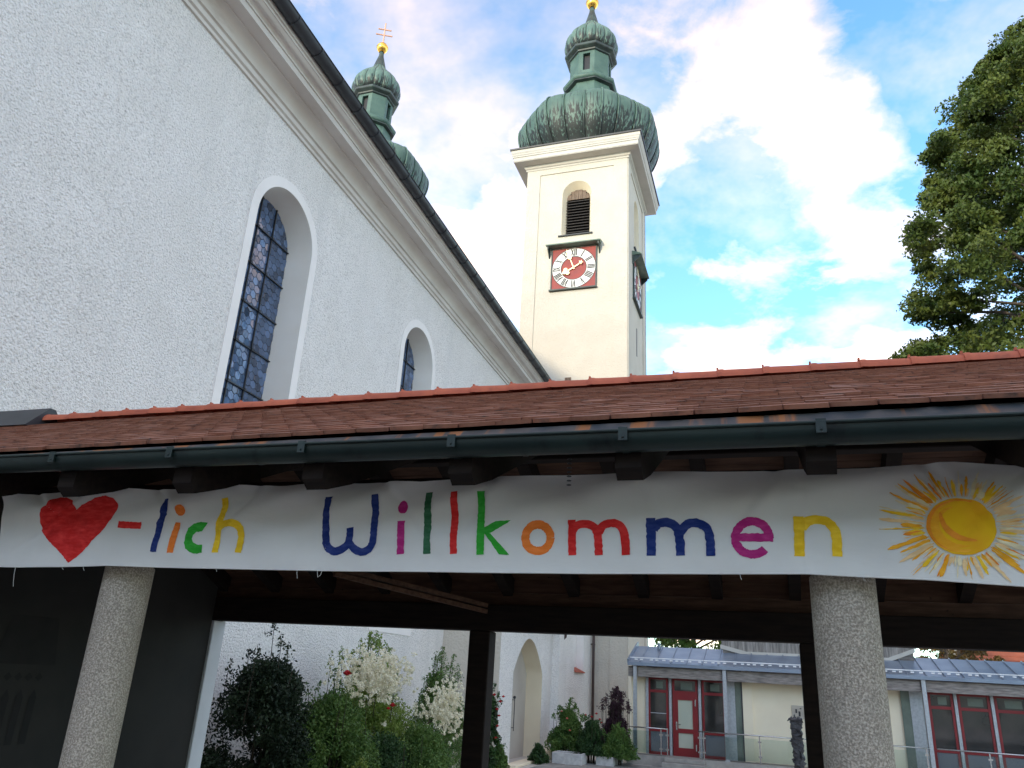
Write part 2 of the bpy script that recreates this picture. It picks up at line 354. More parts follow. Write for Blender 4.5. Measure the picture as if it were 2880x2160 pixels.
def arch_outline(cx, hw, zb, zs, n=16, point=0.):
    """from bottom left, up, round the arch, to bottom right; point>0 makes it slightly pointed/taller"""
    pts = [(cx-hw, zb), (cx-hw, zs)]
    for i in range(1, n): a = math.pi*(1-i/n); pts.append((cx+hw*math.cos(a), zs+hw*(1+point)*math.sin(a)))
    return pts+[(cx+hw, zs), (cx+hw, zb)]
def wall_with_arches(u0, u1, z0, z1, ops):
    """sheet in (u,z) with arched openings; ops = sorted list of outlines"""
    v = []; f = []
    def quad(a, b, c, d):
        n = len(v); v.extend([a, b, c, d]); f.append((n, n+1, n+2, n+3))
    u = u0
    for o in ops:
        l = o[0][0]; r = o[-1][0]; zb = o[0][1]
        quad((u, z0), (l, z0), (l, z1), (u, z1))
        if zb > z0: quad((l, z0), (r, z0), (r, zb), (l, zb))
        top = o[1:-1]
        for a, b in zip(top[:-1], top[1:]): quad(a, b, (b[0], z1), (a[0], z1))
        u = r
    quad((u, z0), (u1, z0), (u1, z1), (u, z1))
    return v, f
def ring_faces(n):
    return [(i, i+1, n+i+1, n+i) for i in range(n-1)]
def fast_quads(name, parent, verts, m, kind=None, tris=False):
    """verts: (N,4,3) array of leaf quads"""
    n = len(verts); me = bpy.data.meshes.new(name)
    me.vertices.add(n*4); me.vertices.foreach_set('co', np.asarray(verts, np.float32).reshape(-1))
    me.loops.add(n*4); me.loops.foreach_set('vertex_index', np.arange(n*4, dtype=np.int32))
    me.polygons.add(n); me.polygons.foreach_set('loop_start', np.arange(0, n*4, 4, dtype=np.int32))
    try: me.polygons.foreach_set('loop_total', np.full(n, 4, np.int32))
    except Exception: pass
    me.materials.append(MT[m]); me.update(calc_edges=True)
    o = bpy.data.objects.new(name, me); link(o, parent, inv_of(parent) if parent is not None else None)
    return tag(o, None, None, None, kind)
def leaf_quads(c, size, rng, droop=.3, out=None, aspect=.55):
    """c (N,3) centres -> (N,4,3) pointed leaves"""
    n = len(c); d = rng.normal(size=(n, 3)); d[:, 2] -= droop
    if out is not None: d += out*.9
    d /= np.linalg.norm(d, axis=1)[:, None]
    u = rng.normal(size=(n, 3)); u -= (u*d).sum(1)[:, None]*d; u /= np.linalg.norm(u, axis=1)[:, None]
    L = (size*(.65+.7*rng.random(n)))[:, None]; w = L*aspect
    nn = np.cross(d, u)
    return np.stack([c-d*L*.5, c+u*w*.5+nn*L*.08, c+d*L*.5, c-u*w*.5+nn*L*.08], 1)

# ================================================================== SETTING
GZ = -.1
rng = np.random.default_rng(7); rnd = random.Random(5)
def ground():
    g = G(); S = 900.
    g.add([(-S, -S, GZ), (S, -S, GZ), (S, S, GZ), (-S, S, GZ)], [(0, 1, 2, 3)])
    tag(g.build('ground', None, 'ground'), kind='structure')
    tag(G().box(-200, 200, -9, 2.9, GZ, GZ+.006).build('street', None, 'asphalt'), kind='structure')  # unseen asphalt sheet, added to cut light bouncing up to banner and porch
    pv = G().box(-7.1, -.5, 22.6, 28.2, GZ, GZ+.012).build('courtyard_paving', None, 'ground'); tag(pv, kind='structure')
    sl = G().bbox(-.295, .295, -.39, .39, -.02, .03, .008).data('paving_slab', 'paver')
    for i in range(11):
        for j in range(7):
            inst('paving_slab', pv, sl, (-6.8+.6*i, 23.0+.8*j+(.4 if i % 2 else 0)*.5, GZ+.012), (rnd.uniform(-.004, .004), rnd.uniform(-.004, .004), 0))
ground()

# ------------------------------------------------------------------ church nave (its side wall and eaves run away from the viewer)
XW = -9.6
def nave():
    root = thing('church_nave', (XW, 10, GZ), 'long white roughcast church nave with tall arched windows under a moulded eaves cornice', 'church')
    cyc = [12.35, 19.62, 26.9]; HW = 1.05; BAND = .23; ZS = 11.12; ZB = 3.55; GX = XW-.58
    ops = [arch_outline(c, HW+.02, ZB, ZS) for c in cyc]
    v, f = wall_with_arches(-3, 35, GZ, 13.75, ops)
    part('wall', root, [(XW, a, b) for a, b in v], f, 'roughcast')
    g = G(); g.add([(XW, -3, GZ), (-23.8, -3, GZ), (-23.8, -3, 14), (-16.7, -3, 22), (XW, -3, 14)], [(0, 1, 2, 3, 4)])
    g.add([(-23.8, -3, GZ), (-23.8, 35, GZ), (-23.8, 35, 14), (-23.8, -3, 14)], [(0, 1, 2, 3)])
    g.build('wall', root, 'smooth_white')
    # eaves cornice
    pr = [(0, 13.58), (.05, 13.58), (.05, 13.66), (.10, 13.68), (.10, 13.76), (.07, 13.79), (.07, 13.83), (.12, 13.85)]
    for i in range(9):
        a = i/8*math.pi/2; pr.append((.12+.22*(1-math.cos(a)), 13.85+.26*math.sin(a)))
    pr += [(.36, 14.11), (.36, 14.135), (.62, 14.135), (.62, 14.125), (.64, 14.125), (.64, 14.27), (.67, 14.27), (.67, 14.31)]
    for i in range(7):
        a = i/6; pr.append((.67+.2*a, 14.31+.1*a+.025*math.sin(a*2*math.pi)))
    pr += [(.89, 14.41), (.89, 14.47), (.93, 14.47), (.93, 14.62), (.5, 14.62)]
    o = G().sweep(pr, lambda p, t: (XW+p[0], t, p[1]), [-3.2, 3, 9, 15, 21, 27, 34.9]).build('eaves_cornice', root, 'eaves'); auto_smooth(o, 35)
    # gutter
    pr = []
    for i in range(13):
        a = math.pi*(1+i/12); pr.append((1.05+.155*math.cos(a), 14.68+.155*math.sin(a)))
    pr += [(1.215, 14.69), (1.225, 14.675), (1.212, 14.665)]
    gt = G().sweep(pr, lambda p, t: (XW+p[0], t, p[1]), [-3.2, 8, 20, 34.6]).build('gutter', root, 'black_metal'); auto_smooth(gt, 60)
    br = G(); 
    for i in range(13):
        a = math.pi*(1.0+i/12); a2 = a
        br.v += [(1.05+.163*math.cos(a), -.02, .163*math.sin(a)), (1.05+.163*math.cos(a), .02, .163*math.sin(a)), (1.05+.172*math.cos(a), -.02, .172*math.sin(a)), (1.05+.172*math.cos(a), .02, .172*math.sin(a))]
    for i in range(12):
        b = i*4; br.f += [(b+2, b+3, b+7, b+6), (b, b+2, b+6, b+4), (b+1, b+5, b+7, b+3)]
    bd = br.data('gutter_bracket', 'black_metal')
    for i in range(34): inst('gutter_bracket', gt, bd, (XW, 4.6+i*.9, 14.68))
    # roof
    g = G(); ex, ez = XW+.95, 14.72; rx, rz = -16.7, 22.6
    g.add([(ex, -3.3, ez), (ex, 35, ez), (rx, 35, rz), (rx, -3.3, rz), (ex, -3.3, ez-.09), (ex, 35, ez-.09), (-24.8, -3.3, ez), (-24.8, 35, ez)],
          [(0, 1, 2, 3), (0, 4, 5, 1), (3, 2, 7, 6)])
    rf = g.build('roof', root, 'hroof_dark')
    hk = G().box(-.03, .03, -.05, .05, 0, .16).data('snow_hook', 'black_metal')
    for y in (11.6, 12.7, 15.9, 17.2, 24.4): inst('snow_hook', rf, hk, (XW+.84, y, 14.80))
    # windows
    hexd = G()
    def hexv(r, x): return [(x, r*math.sin(k*math.pi/3), r*math.cos(k*math.pi/3)) for k in range(6)]
    W = .18; rr = W/math.sqrt(3)*.955
    hexd.v = hexv(rr, 0)+hexv(rr*.93, .006); hexd.f = [(6, 7, 8, 9, 10, 11)[::-1]]+[(k, (k+1) % 6, 6+(k+1) % 6, 6+k) for k in range(6)]
    hd = hexd.data('pane', 'pane')
    for wi, c in enumerate(cyc):
        inner = arch_outline(c, HW, ZB, ZS, 24); outer = arch_outline(c, HW+BAND, ZB-BAND, ZS, 24)
        n = len(inner)
        g = G()
        g.add([(XW+.02, a, b) for a, b in inner]+[(XW+.02, a, b) for a, b in outer], [q for q in ring_faces(n)])
        g.add([(XW+.02, a, b) for a, b in (inner[0], inner[-1], outer[-1], outer[0])], [(0, 1, 2, 3)])
        g.add([(XW+.02, a, b) for a, b in outer]+[(XW-.01, a, b) for a, b in outer], ring_faces(n))
        g.add([(XW+.02, *outer[0]), (XW+.02, *outer[-1]), (XW-.01, *outer[-1]), (XW-.01, *outer[0])], [(0, 1, 2, 3)])
        win = g.build('window', root, 'smooth_white')
        # reveal
        gi = arch_outline(c, HW-.10, ZB+.25, ZS, 24)
        g = G(); g.add([(XW+.02, a, b) for a, b in inner]+[(GX, a, b) for a, b in gi], ring_faces(n))
        g.add([(XW+.02, *inner[0]), (XW+.02, *inner[-1]), (GX, *gi[-1]), (GX, *gi[0])], [(0, 1, 2, 3)])
        auto_smooth(g.build('reveal', win, 'reveal'), 40)
        # lead backing
        g = G(); m = len(gi); g.add([(GX, a, b) for a, b in gi], [tuple(range(m))]); g.build('lead_came', win, 'lead')
        # bars
        for dy in (-.275, .275):
            zt = ZS+math.sqrt((HW-.1)**2-dy*dy)
            G().box(GX+.012, GX+.045, c+dy-.014, c+dy+.014, ZB+.25, zt).build('glazing_bar', win, 'black_metal')
        z = 11.28; k = 0
        while z > ZB+.3:
            hw = HW-.1 if z <= ZS else math.sqrt((HW-.1)**2-(z-ZS)**2)
            gb = G().box(GX+.014, GX+.05, c-hw, c+hw, z-.013, z+.013)
            for dy in (-.275, .275): gb.box(GX+.04, GX+.075, c+dy-.03, c+dy+.03, z-.03, z+.03)
            gb.build('glazing_bar', win, 'black_metal'); z -= .9
        # hexagonal panes
        rest = G(); zlo = {0: 6.9, 1: 9.4}.get(wi, 99)
        j = 0; z = ZB+.3
        while z < ZS+HW:
            y = c-HW+(W/2 if j % 2 else 0)
            while y < c+HW:
                dd = (y-c)**2+max(0, z-ZS)**2
                if math.sqrt(dd) < HW-.04:
                    vis = z > zlo and y > c-.5
                    if vis:
                        o = inst('pane', win, hd, (GX+.004, y, z), (rnd.gauss(0, .02), rnd.gauss(0, .022), rnd.gauss(0, .022)))
                    else:
                        rest.add([(GX+.006, y+rr*math.sin(q*math.pi/3), z+rr*math.cos(q*math.pi/3)) for q in range(6)], [(5, 4, 3, 2, 1, 0)])
                y += W
            z += W*math.sqrt(3)/2; j += 1
        rest.build('panes', win, 'pane', kind='stuff')
    root.rotation_euler.z = R(.75)
nave()

# ------------------------------------------------------------------ vestibule with the arched side door, and the chapel wall behind it
def vestibule():
    X = -7.88
    root = thing('church_vestibule', (X, 26, GZ), 'small white annex with a deep arched side doorway against the church wall', 'annex')
    op = arch_outline(26.46, 1.68, GZ, 2.55, 20, -.34)
    # slightly pointed arch
    pts = [(24.78, GZ), (24.78, 2.55)]
    for i in range(1, 10): t = i/10; pts.append((24.78+1.68*t, 2.55+1.1*math.sin(t*math.pi/2)**.9))
    for i in range(0, 10): t = i/10; pts.append((26.46+1.68*t, 2.55+1.1*math.cos(t*math.pi/2)**.9))
    pts += [(28.14, 2.55), (28.14, GZ)]
    v, f = wall_with_arches(23.4, 29.35, GZ, 4.2, [pts])
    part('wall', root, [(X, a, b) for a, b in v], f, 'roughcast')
    G().add([(X, 23.4, GZ), (X, 23.4, 4.2), (-9.9, 23.4, 4.2), (-9.9, 23.4, GZ)], [(0, 1, 2, 3)]).build('wall', root, 'cream')
    G().add([(X, 29.35, GZ), (X, 29.35, 4.2), (-9.9, 29.35, 4.2), (-9.9, 29.35, GZ)], [(3, 2, 1, 0)]).build('wall', root, 'cream')
    n = len(pts); DX = X-.58
    auto_smooth(G().add([(X, a, b) for a, b in pts]+[(DX, a, b) for a, b in pts], ring_faces(n)).build('reveal', root, 'cream_smooth'), 40)
    dr = G().add([(DX, a, b) for a, b in pts], [tuple(range(n))]).build('door', root, 'door')
    G().box(DX+.001, DX+.012, 26.44, 26.47, GZ, 3.6).build('door_joint', dr, 'black_metal')
    g = G().tube([(DX+.09, 26.62, .75), (DX+.09, 26.62, 1.75)], .014).ball((DX+.08, 26.62, 1.78), .05, 6)
    g.bar((DX, 26.62, .85), (DX+.09, 26.62, .85), .02, .02).bar((DX, 26.62, 1.7), (DX+.09, 26.62, 1.7), .02, .02)
    g.build('door_handle', dr, 'black_metal')
    # eaves and roof
    G().box(-10, X+.12, 23.3, 29.45, 4.2, 4.34).build('eaves_band', root, 'smooth_white')
    G().add([(X+.3, 23.2, 4.34), (X+.3, 29.6, 4.34), (-9.9, 29.6, 5.6), (-9.9, 23.2, 5.6)], [(0, 1, 2, 3)]).build('roof', root, 'hroof_dark')
    G().tube([(X+.32, 29.62, 4.3), (X+.34, 29.9, 4.28), (X+.34, 30.05, 4.15), (X+.3, 30.1, 3.95), (X+.2, 30.05, 3.82), (X+.02, 29.75, 3.74)], .06, 10).build('drainpipe', root, 'pipe', True)
    G().bbox(X, X+.55, 27.6, 29.1, GZ, .16, .02).bbox(X, X+.4, 24.2, 28.0, GZ, -.02, .01).build('door_step', root, 'cream_smooth')
vestibule()
def chapel():
    X = -7.6
    root = thing('side_chapel', (X, 32, GZ), 'white side chapel wall between the arched annex and the tower foot', 'chapel')
    # wall with a tall niche whose sill is tiled red
    y0, y1 = 31.75, 33.35; zb = 2.75; zt = 5.4; D = .32
    g = G()
    for a, b, c, d in ((29.36, y0, GZ, 7), (y1, 35.0, GZ, 7), (y0, y1, GZ, zb), (y0, y1, zt, 7)):
        g.add([(X, a, c), (X, b, c), (X, b, d), (X, a, d)], [(0, 1, 2, 3)])
    g.add([(X, 29.36, GZ), (X, 29.36, 7), (-9.8, 29.36, 7), (-9.8, 29.36, GZ)], [(0, 1, 2, 3)])
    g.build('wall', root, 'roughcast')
    nc = G()
    nc.add([(X, y0, zb), (X-D, y0, zb), (X-D, y0, zt), (X, y0, zt)], [(0, 1, 2, 3)]).add([(X, y1, zb), (X-D, y1, zb), (X-D, y1, zt), (X, y1, zt)], [(3, 2, 1, 0)])
    nc.add([(X-D, y0, zb), (X-D, y1, zb), (X-D, y1, zt), (X-D, y0, zt)], [(0, 1, 2, 3)]).add([(X, y0, zt), (X-D, y0, zt), (X-D, y1, zt), (X, y1, zt)], [(0, 1, 2, 3)])
    wn = nc.build('window_niche', root, 'smooth_white')
    td = G().add([(0, 0, 0), (0, .19, 0), (-.40, .19, .18), (-.40, 0, .18), (0, 0, .035), (0, .19, .035), (-.40, .19, .215), (-.40, 0, .215)],
                 [(0, 1, 5, 4), (4, 5, 6, 7), (0, 4, 7, 3), (1, 2, 6, 5), (0, 3, 2, 1)]).data('sill_tile', 'rib')
    for i in range(8): inst('sill_tile', wn, td, (X+.09, y0+.2*i, zb-.04+.004*(i % 2)))
    G().add([(X+.4, 29.3, 7), (X+.4, 35, 7), (-9.8, 35, 8.6), (-9.8, 29.3, 8.6)], [(0, 1, 2, 3)]).build('roof', root, 'hroof_dark')
    G().tube([(X+.12, 34.75, 7), (X+.12, 34.75, GZ)], .055, 10).build('downpipe', root, 'pipe', True)
    G().box(X, X+.18, 34.68, 34.82, 3.9, 3.94).build('pipe_clamp', root, 'pipe')
chapel()

# ------------------------------------------------------------------ the two towers
def octr(phi, a, rnd_=.5):
    """radius of a rounded octagon of apothem a, phi from a face centre"""
    e = 1/math.cos(phi); c = 1/math.cos(phi*.62)
    return a*(e*(1-rnd_)+c*rnd_)
def numeral_strokes(t):
    w = {'I': .085, 'V': .15, 'X': .16}; tot = sum(w[c] for c in t); x = -tot/2; out = []
    for c in t:
        m = x+w[c]/2; h = .20
        if c == 'I': out.append(((m, -h), (m, h), .058))
        if c == 'V': out += [((m-.055, h), (m, -h), .055), ((m+.055, h), (m, -h), .03)]
        if c == 'X': out += [((m-.06, h), (m+.06, -h), .055), ((m+.06, h), (m-.06, -h), .03)]
        x += w[c]
    return out
def clock(root, T):
    """T maps (across, out from the wall, z) to world; the dial is centred at 0"""
    def P(g): return [T(*v) for v in g.v], g.f
    h = 1.2
    g = G(); g.box(-h, h, 0, .05, -h, h); fc = part('clock_face', root, *P(g), 'clock_red')
    g = G()
    for s in (-1, 1): g.box(s*h-.03, s*h+.03, 0, .09, -h, h)
    g.box(-h-.1, h+.06, 0, .16, -h-.07, -h-.002); part('clock_frame', fc, *P(g), 'copper_dark')
    def disc(r0, r1, out, n=56):
        g = G()
        for k in range(n):
            a = 2*math.pi*k/n; g.v += [(r0*math.cos(a), out, r0*math.sin(a)), (r1*math.cos(a), out, r1*math.sin(a))]
        for k in range(n): a = 2*k; b = 2*((k+1) % n); g.f.append((a, a+1, b+1, b))
        return g
    part('dial_edge', fc, *P(disc(1.155, 1.185, .066)), 'clock_black')
    part('dial_ring', fc, *P(disc(.70, 1.155, .062)), 'clock_white')
    part('dial_edge', fc, *P(disc(.665, .70, .066)), 'clock_black')
    for i, t in enumerate(('XII', 'I', 'II', 'III', 'IIII', 'V', 'VI', 'VII', 'VIII', 'IX', 'X', 'XI')):
        a = -i*math.pi/6; g = G(); rc = .93
        for q, (p0, p1, w) in enumerate(numeral_strokes(t)):
            d = Vector((p1[0]-p0[0], p1[1]-p0[1])); nrm = Vector((-d.y, d.x)).normalized()*w/2
            vs = []
            for p, s in ((p0, 1), (p0, -1), (p1, -1), (p1, 1)):
                u = p[0]+nrm.x*s; vv = p[1]+nrm.y*s+rc
                vs.append((u*math.cos(a)-vv*math.sin(a), .069+.0015*q, u*math.sin(a)+vv*math.cos(a)))
            g.add(vs, [(0, 1, 2, 3)])
        part('numeral', fc, *P(g), 'clock_black')
    def hand(name, ang, segs):
        g = G()
        for q, (poly) in enumerate(segs):
            pr = [(x*math.cos(ang)-y*math.sin(ang), x*math.sin(ang)+y*math.cos(ang)) for x, y in poly]
            g2 = G().extrude(pr, 'y', .11+.012*q, .13+.012*q); g.add(g2.v, g2.f)
        part(name, fc, *P(g), 'hand')
    star = lambda c, r: [(r*(1 if k % 2 == 0 else .38)*math.sin(k*math.pi/5), c+r*(1 if k % 2 == 0 else .38)*math.cos(k*math.pi/5)) for k in range(10)]
    circ = lambda cx, cy, r: [(cx+r*math.cos(k*math.pi/8), cy+r*math.sin(k*math.pi/8)) for k in range(16)]
    hand('minute_hand', R(20), [[(-.03, -.1), (.03, -.1), (.02, .6), (-.02, .6)], [(-.07, .54), (.07, .54), (.13, .66), (.07, .75), (.08, .90), (0, 1.18), (-.08, .90), (-.07, .75), (-.13, .66)]])
    hand('hour_hand', R(120), [[(-.03, -.36), (.03, -.36), (.03, .34), (-.03, .34)], circ(-.11, .42, .105), circ(.11, .42, .105), circ(0, .53, .11), [(-.05, .6), (.05, .6), (0, .74)], star(-.46, .14)])
    # copper canopy
    g = G(); z = h+.03
    g.v = [(-1.47, .0, z+.27), (1.47, .0, z+.27), (-1.47, .50, z+.1), (1.47, .50, z+.1), (-1.47, .50, z+.04), (1.47, .50, z+.04), (-1.4, .0, z+.04), (1.4, .0, z+.04)]
    g.f = [(0, 1, 3, 2), (2, 3, 5, 4), (4, 5, 7, 6), (0, 2, 4, 6), (1, 7, 5, 3)]
    cn = part('clock_canopy', root, *P(g), 'copper_pale')
    for s in (-1, 1):
        g = G().extrude([(0.0, z+.04), (.43, z+.04), (.4, z-.1), (.14, z-.32), (0, z-.5)], 'x', s*1.36-.03, s*1.36+.03)
        part('canopy_bracket', cn, *P(g), 'copper_dark')
def tower(cx, with_label):
    Y0 = 35.; H = 2.83; cy = Y0+H
    root = thing('church_tower', (cx, cy, GZ), with_label, 'tower', 'twin onion dome church towers')
    T_front = lambda u, o, z: (cx+u, Y0-o, z)
    T_right = lambda u, o, z: (cx+H+o, cy+u, z)
    op = arch_outline(0.04, .80, 24.72, 27.32, 16)
    def wall_side(T, mtl):
        v, f = wall_with_arches(-H, H, GZ, 29.4, [op]); return part('wall', root, [T(a, 0, b) for a, b in v], f, mtl)
    fw = wall_side(T_front, 'cream'); wall_side(T_right, 'cream')
    g = G().add([(cx-H, Y0, GZ), (cx-H, Y0+2*H, GZ), (cx-H, Y0+2*H, 29.4), (cx-H, Y0, 29.4)], [(3, 2, 1, 0)])
    g.add([(cx-H, Y0+2*H, GZ), (cx+H, Y0+2*H, GZ), (cx+H, Y0+2*H, 29.4), (cx-H, Y0+2*H, 29.4)], [(3, 2, 1, 0)]); g.build('wall', root, 'cream')
    for T in (T_front, T_right):
        # raised corner strips and head strip
        for s in (-1, 1):
            g = G(); a, b = sorted((s*2.08, s*(H+.0))); g.box(a, b, .0, .05, GZ, 29.38); part('corner_strip', root, [T(*p) for p in g.v], g.f, 'cream')
        g = G().box(-2.08, 2.08, 0, .05, 28.78, 29.38); part('head_strip', root, [T(*p) for p in g.v], g.f, 'cream')
        # louvred bell opening
        inn = arch_outline(.04, .80, 24.72, 27.32, 16); n = len(inn); gi = arch_outline(.04, .64, 24.8, 27.18, 16)
        g = G().add([T(a, .0, b) for a, b in inn]+[T(a, -.45, b) for a, b in gi], ring_faces(n))
        g.add([T(inn[0][0], 0, inn[0][1]), T(inn[-1][0], 0, inn[-1][1]), T(gi[-1][0], -.45, gi[-1][1]), T(gi[0][0], -.45, gi[0][1])], [(0, 1, 2, 3)])
        bw = g.build('bell_opening', root, 'cream_smooth'); auto_smooth(bw, 40)
        G().add([T(a, -.5, b) for a, b in gi], [tuple(range(n))]).build('dark_backing', bw, 'lead')
        for i in range(13):
            z = 24.88+i*.178; g = G()
            g.v = [(-.60, -.47, z+.12), (.68, -.47, z+.12), (.68, -.33, z), (-.60, -.33, z), (-.60, -.47, z+.15), (.68, -.47, z+.15), (.68, -.33, z+.03), (-.60, -.33, z+.03)]
            g.f = [(0, 1, 2, 3), (7, 6, 5, 4), (3, 2, 6, 7), (0, 4, 5, 1), (0, 3, 7, 4), (1, 5, 6, 2)]
            part('louvre_slat', bw, [T(*p) for p in g.v], g.f, 'louver')
        for i in range(6):
            u0 = -.58+i*.21; um = u0+.1-.04+.0; hh = math.sqrt(max(.02, .63**2-(u0+.1-.04)**2))
            g = G().box(u0, u0+.2, -.46, -.40+.006*(i % 2), 27.2, 27.2+hh*1.0-.02); part('boarding', bw, [T(*p) for p in g.v], g.f, 'oldwood')
        g = G().box(-.92, .96, -.2, .10, 24.66, 24.72); part('sill', bw, [T(*p) for p in g.v], g.f, 'black_metal')
    clock(root, lambda u, o, z: T_front(u, o, z+22.66)); clock(root, lambda u, o, z: T_right(u, o, z+22.66))
    # small slit windows
    g = G().box(-.30, .02, -.02, .03, 15.6, 16.5); sw = part('slit_window', root, [T_front(*p) for p in g.v], g.f, 'oldwood')
    g = G().box(-.25, -.03, -.0, .034, 15.6, 16.32); part('slit_glass', sw, [T_front(*p) for p in g.v], g.f, 'darkglass')
    for z0, z1 in ((18.6, 20.2), (12.5, 13.6)):
        g = G().box(-.06, .06, .0, .02, z0, z1); part('slit_window', root, [T_right(*p) for p in g.v], g.f, 'lead')
    g = G().tube([(H-.12, .09, 29.3), (H-.12, .09, GZ)], .02, 6); part('lightning_rod', root, [T_right(*p) for p in g.v], g.f, 'steel')
    # cornice
    pr = [(0, 29.12), (.08, 29.14), (.08, 29.24), (.14, 29.27), (.18, 29.36), (.18, 29.42), (.66, 29.46), (.66, 29.50), (.68, 29.50), (.68, 29.72), (.72, 29.74), (.72, 29.82), (.745, 29.84), (.76, 29.92), (.80, 30.0), (.80, 30.16), (.4, 30.2)]
    def sq(p, t):
        s = H+p[0]; c = [(-s, -s), (s, -s), (s, s), (-s, s)][t % 4]; return (cx+c[0], cy+c[1], p[1])
    G().sweep(pr, sq, range(5)).build('cornice', root, 'tower_white')
    pr = [(.70, 30.165), (.86, 30.165), (.87, 30.25), (-.2, 30.55)]
    G().sweep(pr, sq, range(5)).build('cornice_cap', root, 'black_metal')
    # big dome: 24 gores on a rounded octagon
    def smooth_prof(ctrl, n):
        out = []; m = len(ctrl)
        for i in range(m-1):
            p0, p1, p2, p3 = ctrl[max(i-1, 0)], ctrl[i], ctrl[i+1], ctrl[min(i+2, m-1)]
            for k in range(n):
                t = k/n; out.append(tuple(.5*((2*p1[j])+(-p0[j]+p2[j])*t+(2*p0[j]-5*p1[j]+4*p2[j]-p3[j])*t*t+(-p0[j]+3*p1[j]-3*p2[j]+p3[j])*t**3) for j in (0, 1)))
        return out+[ctrl[-1]]
    big = smooth_prof([(3.1, 30.3), (3.32, 30.7), (3.66, 31.25), (3.92, 31.95), (4.04, 32.6), (3.98, 33.15), (3.66, 33.55), (3.05, 33.74), (2.2, 33.88), (1.7, 34.25), (1.42, 35.0)], 3)
    onion = smooth_prof([(1.2, 39.25), (1.45, 39.42), (1.60, 39.75), (1.62, 40.12), (1.48, 40.6), (1.12, 41.1), (.72, 41.55), (.43, 42.0), (.27, 42.5), (.17, 43.0), (.13, 43.5)], 3)
    def gore(prof, a0, a1, face, rndk, pillow, m=6):
        g = G(); k = len(prof)
        for i in range(m+1):
            t = i/m; a = a0+(a1-a0)*t
            for r, z in prof:
                q = octr(a-face, r, rndk)+pillow*(r/prof[len(prof)//3][0])*(math.sin(math.pi*t)**.6-.6)
                g.v.append((q*math.cos(a), q*math.sin(a), z-30))
        for i in range(m):
            for j in range(k-1): a = i*k+j; g.f.append((a, a+k, a+k+1, a+1))
        return g
    def rib(prof, a, face, rndk, w=.03, hgt=.06, lift=0):
        pts = []
        for r, z in prof:
            q = octr(a-face, r, rndk)+lift*(r/prof[len(prof)//3][0]); pts.append((q*math.cos(a), q*math.sin(a), z-30))
        return G().tube(pts, w, 5, False)
    spl = [-22.5, -8.5, 8.5, 22.5]
    gd = [gore(big, R(spl[i]), R(spl[i+1]), 0, .45, .12).data('dome_panel', 'copper_dome', True) for i in range(3)]
    rd = [rib(big, R(spl[i]), 0, .45, .05, lift=-.005).data('dome_seam', 'copper_dome', True) for i in range(3)]
    base = (cx, cy, 30.)
    dm = G().lathe([(2.9, 30.3-30), (1.4, 35.3-30)], (cx, cy, 30), 24).build('dome_core', root, 'copper_dark')
    for k in range(8):
        for i in range(3):
            inst('dome_panel', dm, gd[i], base, (0, 0, k*math.pi/4)); inst('dome_seam', dm, rd[i], base, (0, 0, k*math.pi/4))
    # drum at the dome's foot (streaked sheet)
    # neck, roll, lantern
    def octa(prof, a=0, mtl='copper', name='lantern_base', sm=False):
        g = G(); k = len(prof)
        for i in range(8):
            an = (i+.5)*math.pi/4
            for r, z in prof: g.v.append((cx+r/math.cos(math.pi/8)*math.cos(an), cy+r/math.cos(math.pi/8)*math.sin(an), z))
        for i in range(8):
            for j in range(k-1): p = i*k+j; q = ((i+1) % 8)*k+j; g.f.append((p, q, q+1, p+1))
        return g.build(name, root, mtl)
    nk = octa([(1.55, 34.5), (1.42, 35.0), (1.32, 35.9), (1.27, 36.5)], name='lantern_neck', mtl='copper')
    auto_smooth(octa([(1.27, 36.35), (1.5, 36.4), (1.5, 36.48)], name='lantern_base', mtl='copper_dark'), 30)
    pr = [(1.42+.17*math.cos(R(a)), 36.68+.2*math.sin(R(a))) for a in range(-90, 100, 20)]+[(1.2, 36.95)]
    auto_smooth(octa(pr, name='lantern_roll', mtl='copper'), 50)
    # lantern walls with four openings
    ap = 1.2; hw = ap*math.tan(math.pi/8); g = G(); z0, z1 = 36.9, 38.95
    for k in range(8):
        an = k*math.pi/4; ox = lambda u, z, o=0.: (cx+(ap+o)*math.cos(an)-u*math.sin(an), cy+(ap+o)*math.sin(an)+u*math.cos(an), z)
        if k % 2: g.add([ox(-hw, z0), ox(hw, z0), ox(hw, z1), ox(-hw, z1)], [(0, 1, 2, 3)])
        else:
            w2, a, b = .22, 37.35, 38.62
            for u0, u1, za, zb in ((-hw, -w2, z0, z1), (w2, hw, z0, z1), (-w2, w2, z0, a), (-w2, w2, b, z1)): g.add([ox(u0, za), ox(u1, za), ox(u1, zb), ox(u0, zb)], [(0, 1, 2, 3)])
            for u in (-w2, w2): g.add([ox(u, a), ox(u, b), ox(u, b, -.2), ox(u, a, -.2)], [(0, 1, 2, 3)])
            g.add([ox(-w2, b), ox(w2, b), ox(w2, b, -.2), ox(-w2, b, -.2)], [(0, 1, 2, 3)])
    ln = g.build('lantern', root, 'copper')
    for k in range(0, 8, 2):
        an = k*math.pi/4; ox = lambda u, z, o=0.: (cx+(ap+o)*math.cos(an)-u*math.sin(an), cy+(ap+o)*math.sin(an)+u*math.cos(an), z)
        G().add([ox(-.25, 37.3, -.2), ox(.25, 37.3, -.2), ox(.25, 38.7, -.2), ox(-.25, 38.7, -.2)], [(0, 1, 2, 3)]).build('lantern_opening', ln, 'lead')
    for k in range(8):
        an = (k+.5)*math.pi/4; rr = ap/math.cos(math.pi/8)
        G().box(-.05, .05, -.05, .05, z0, z1)
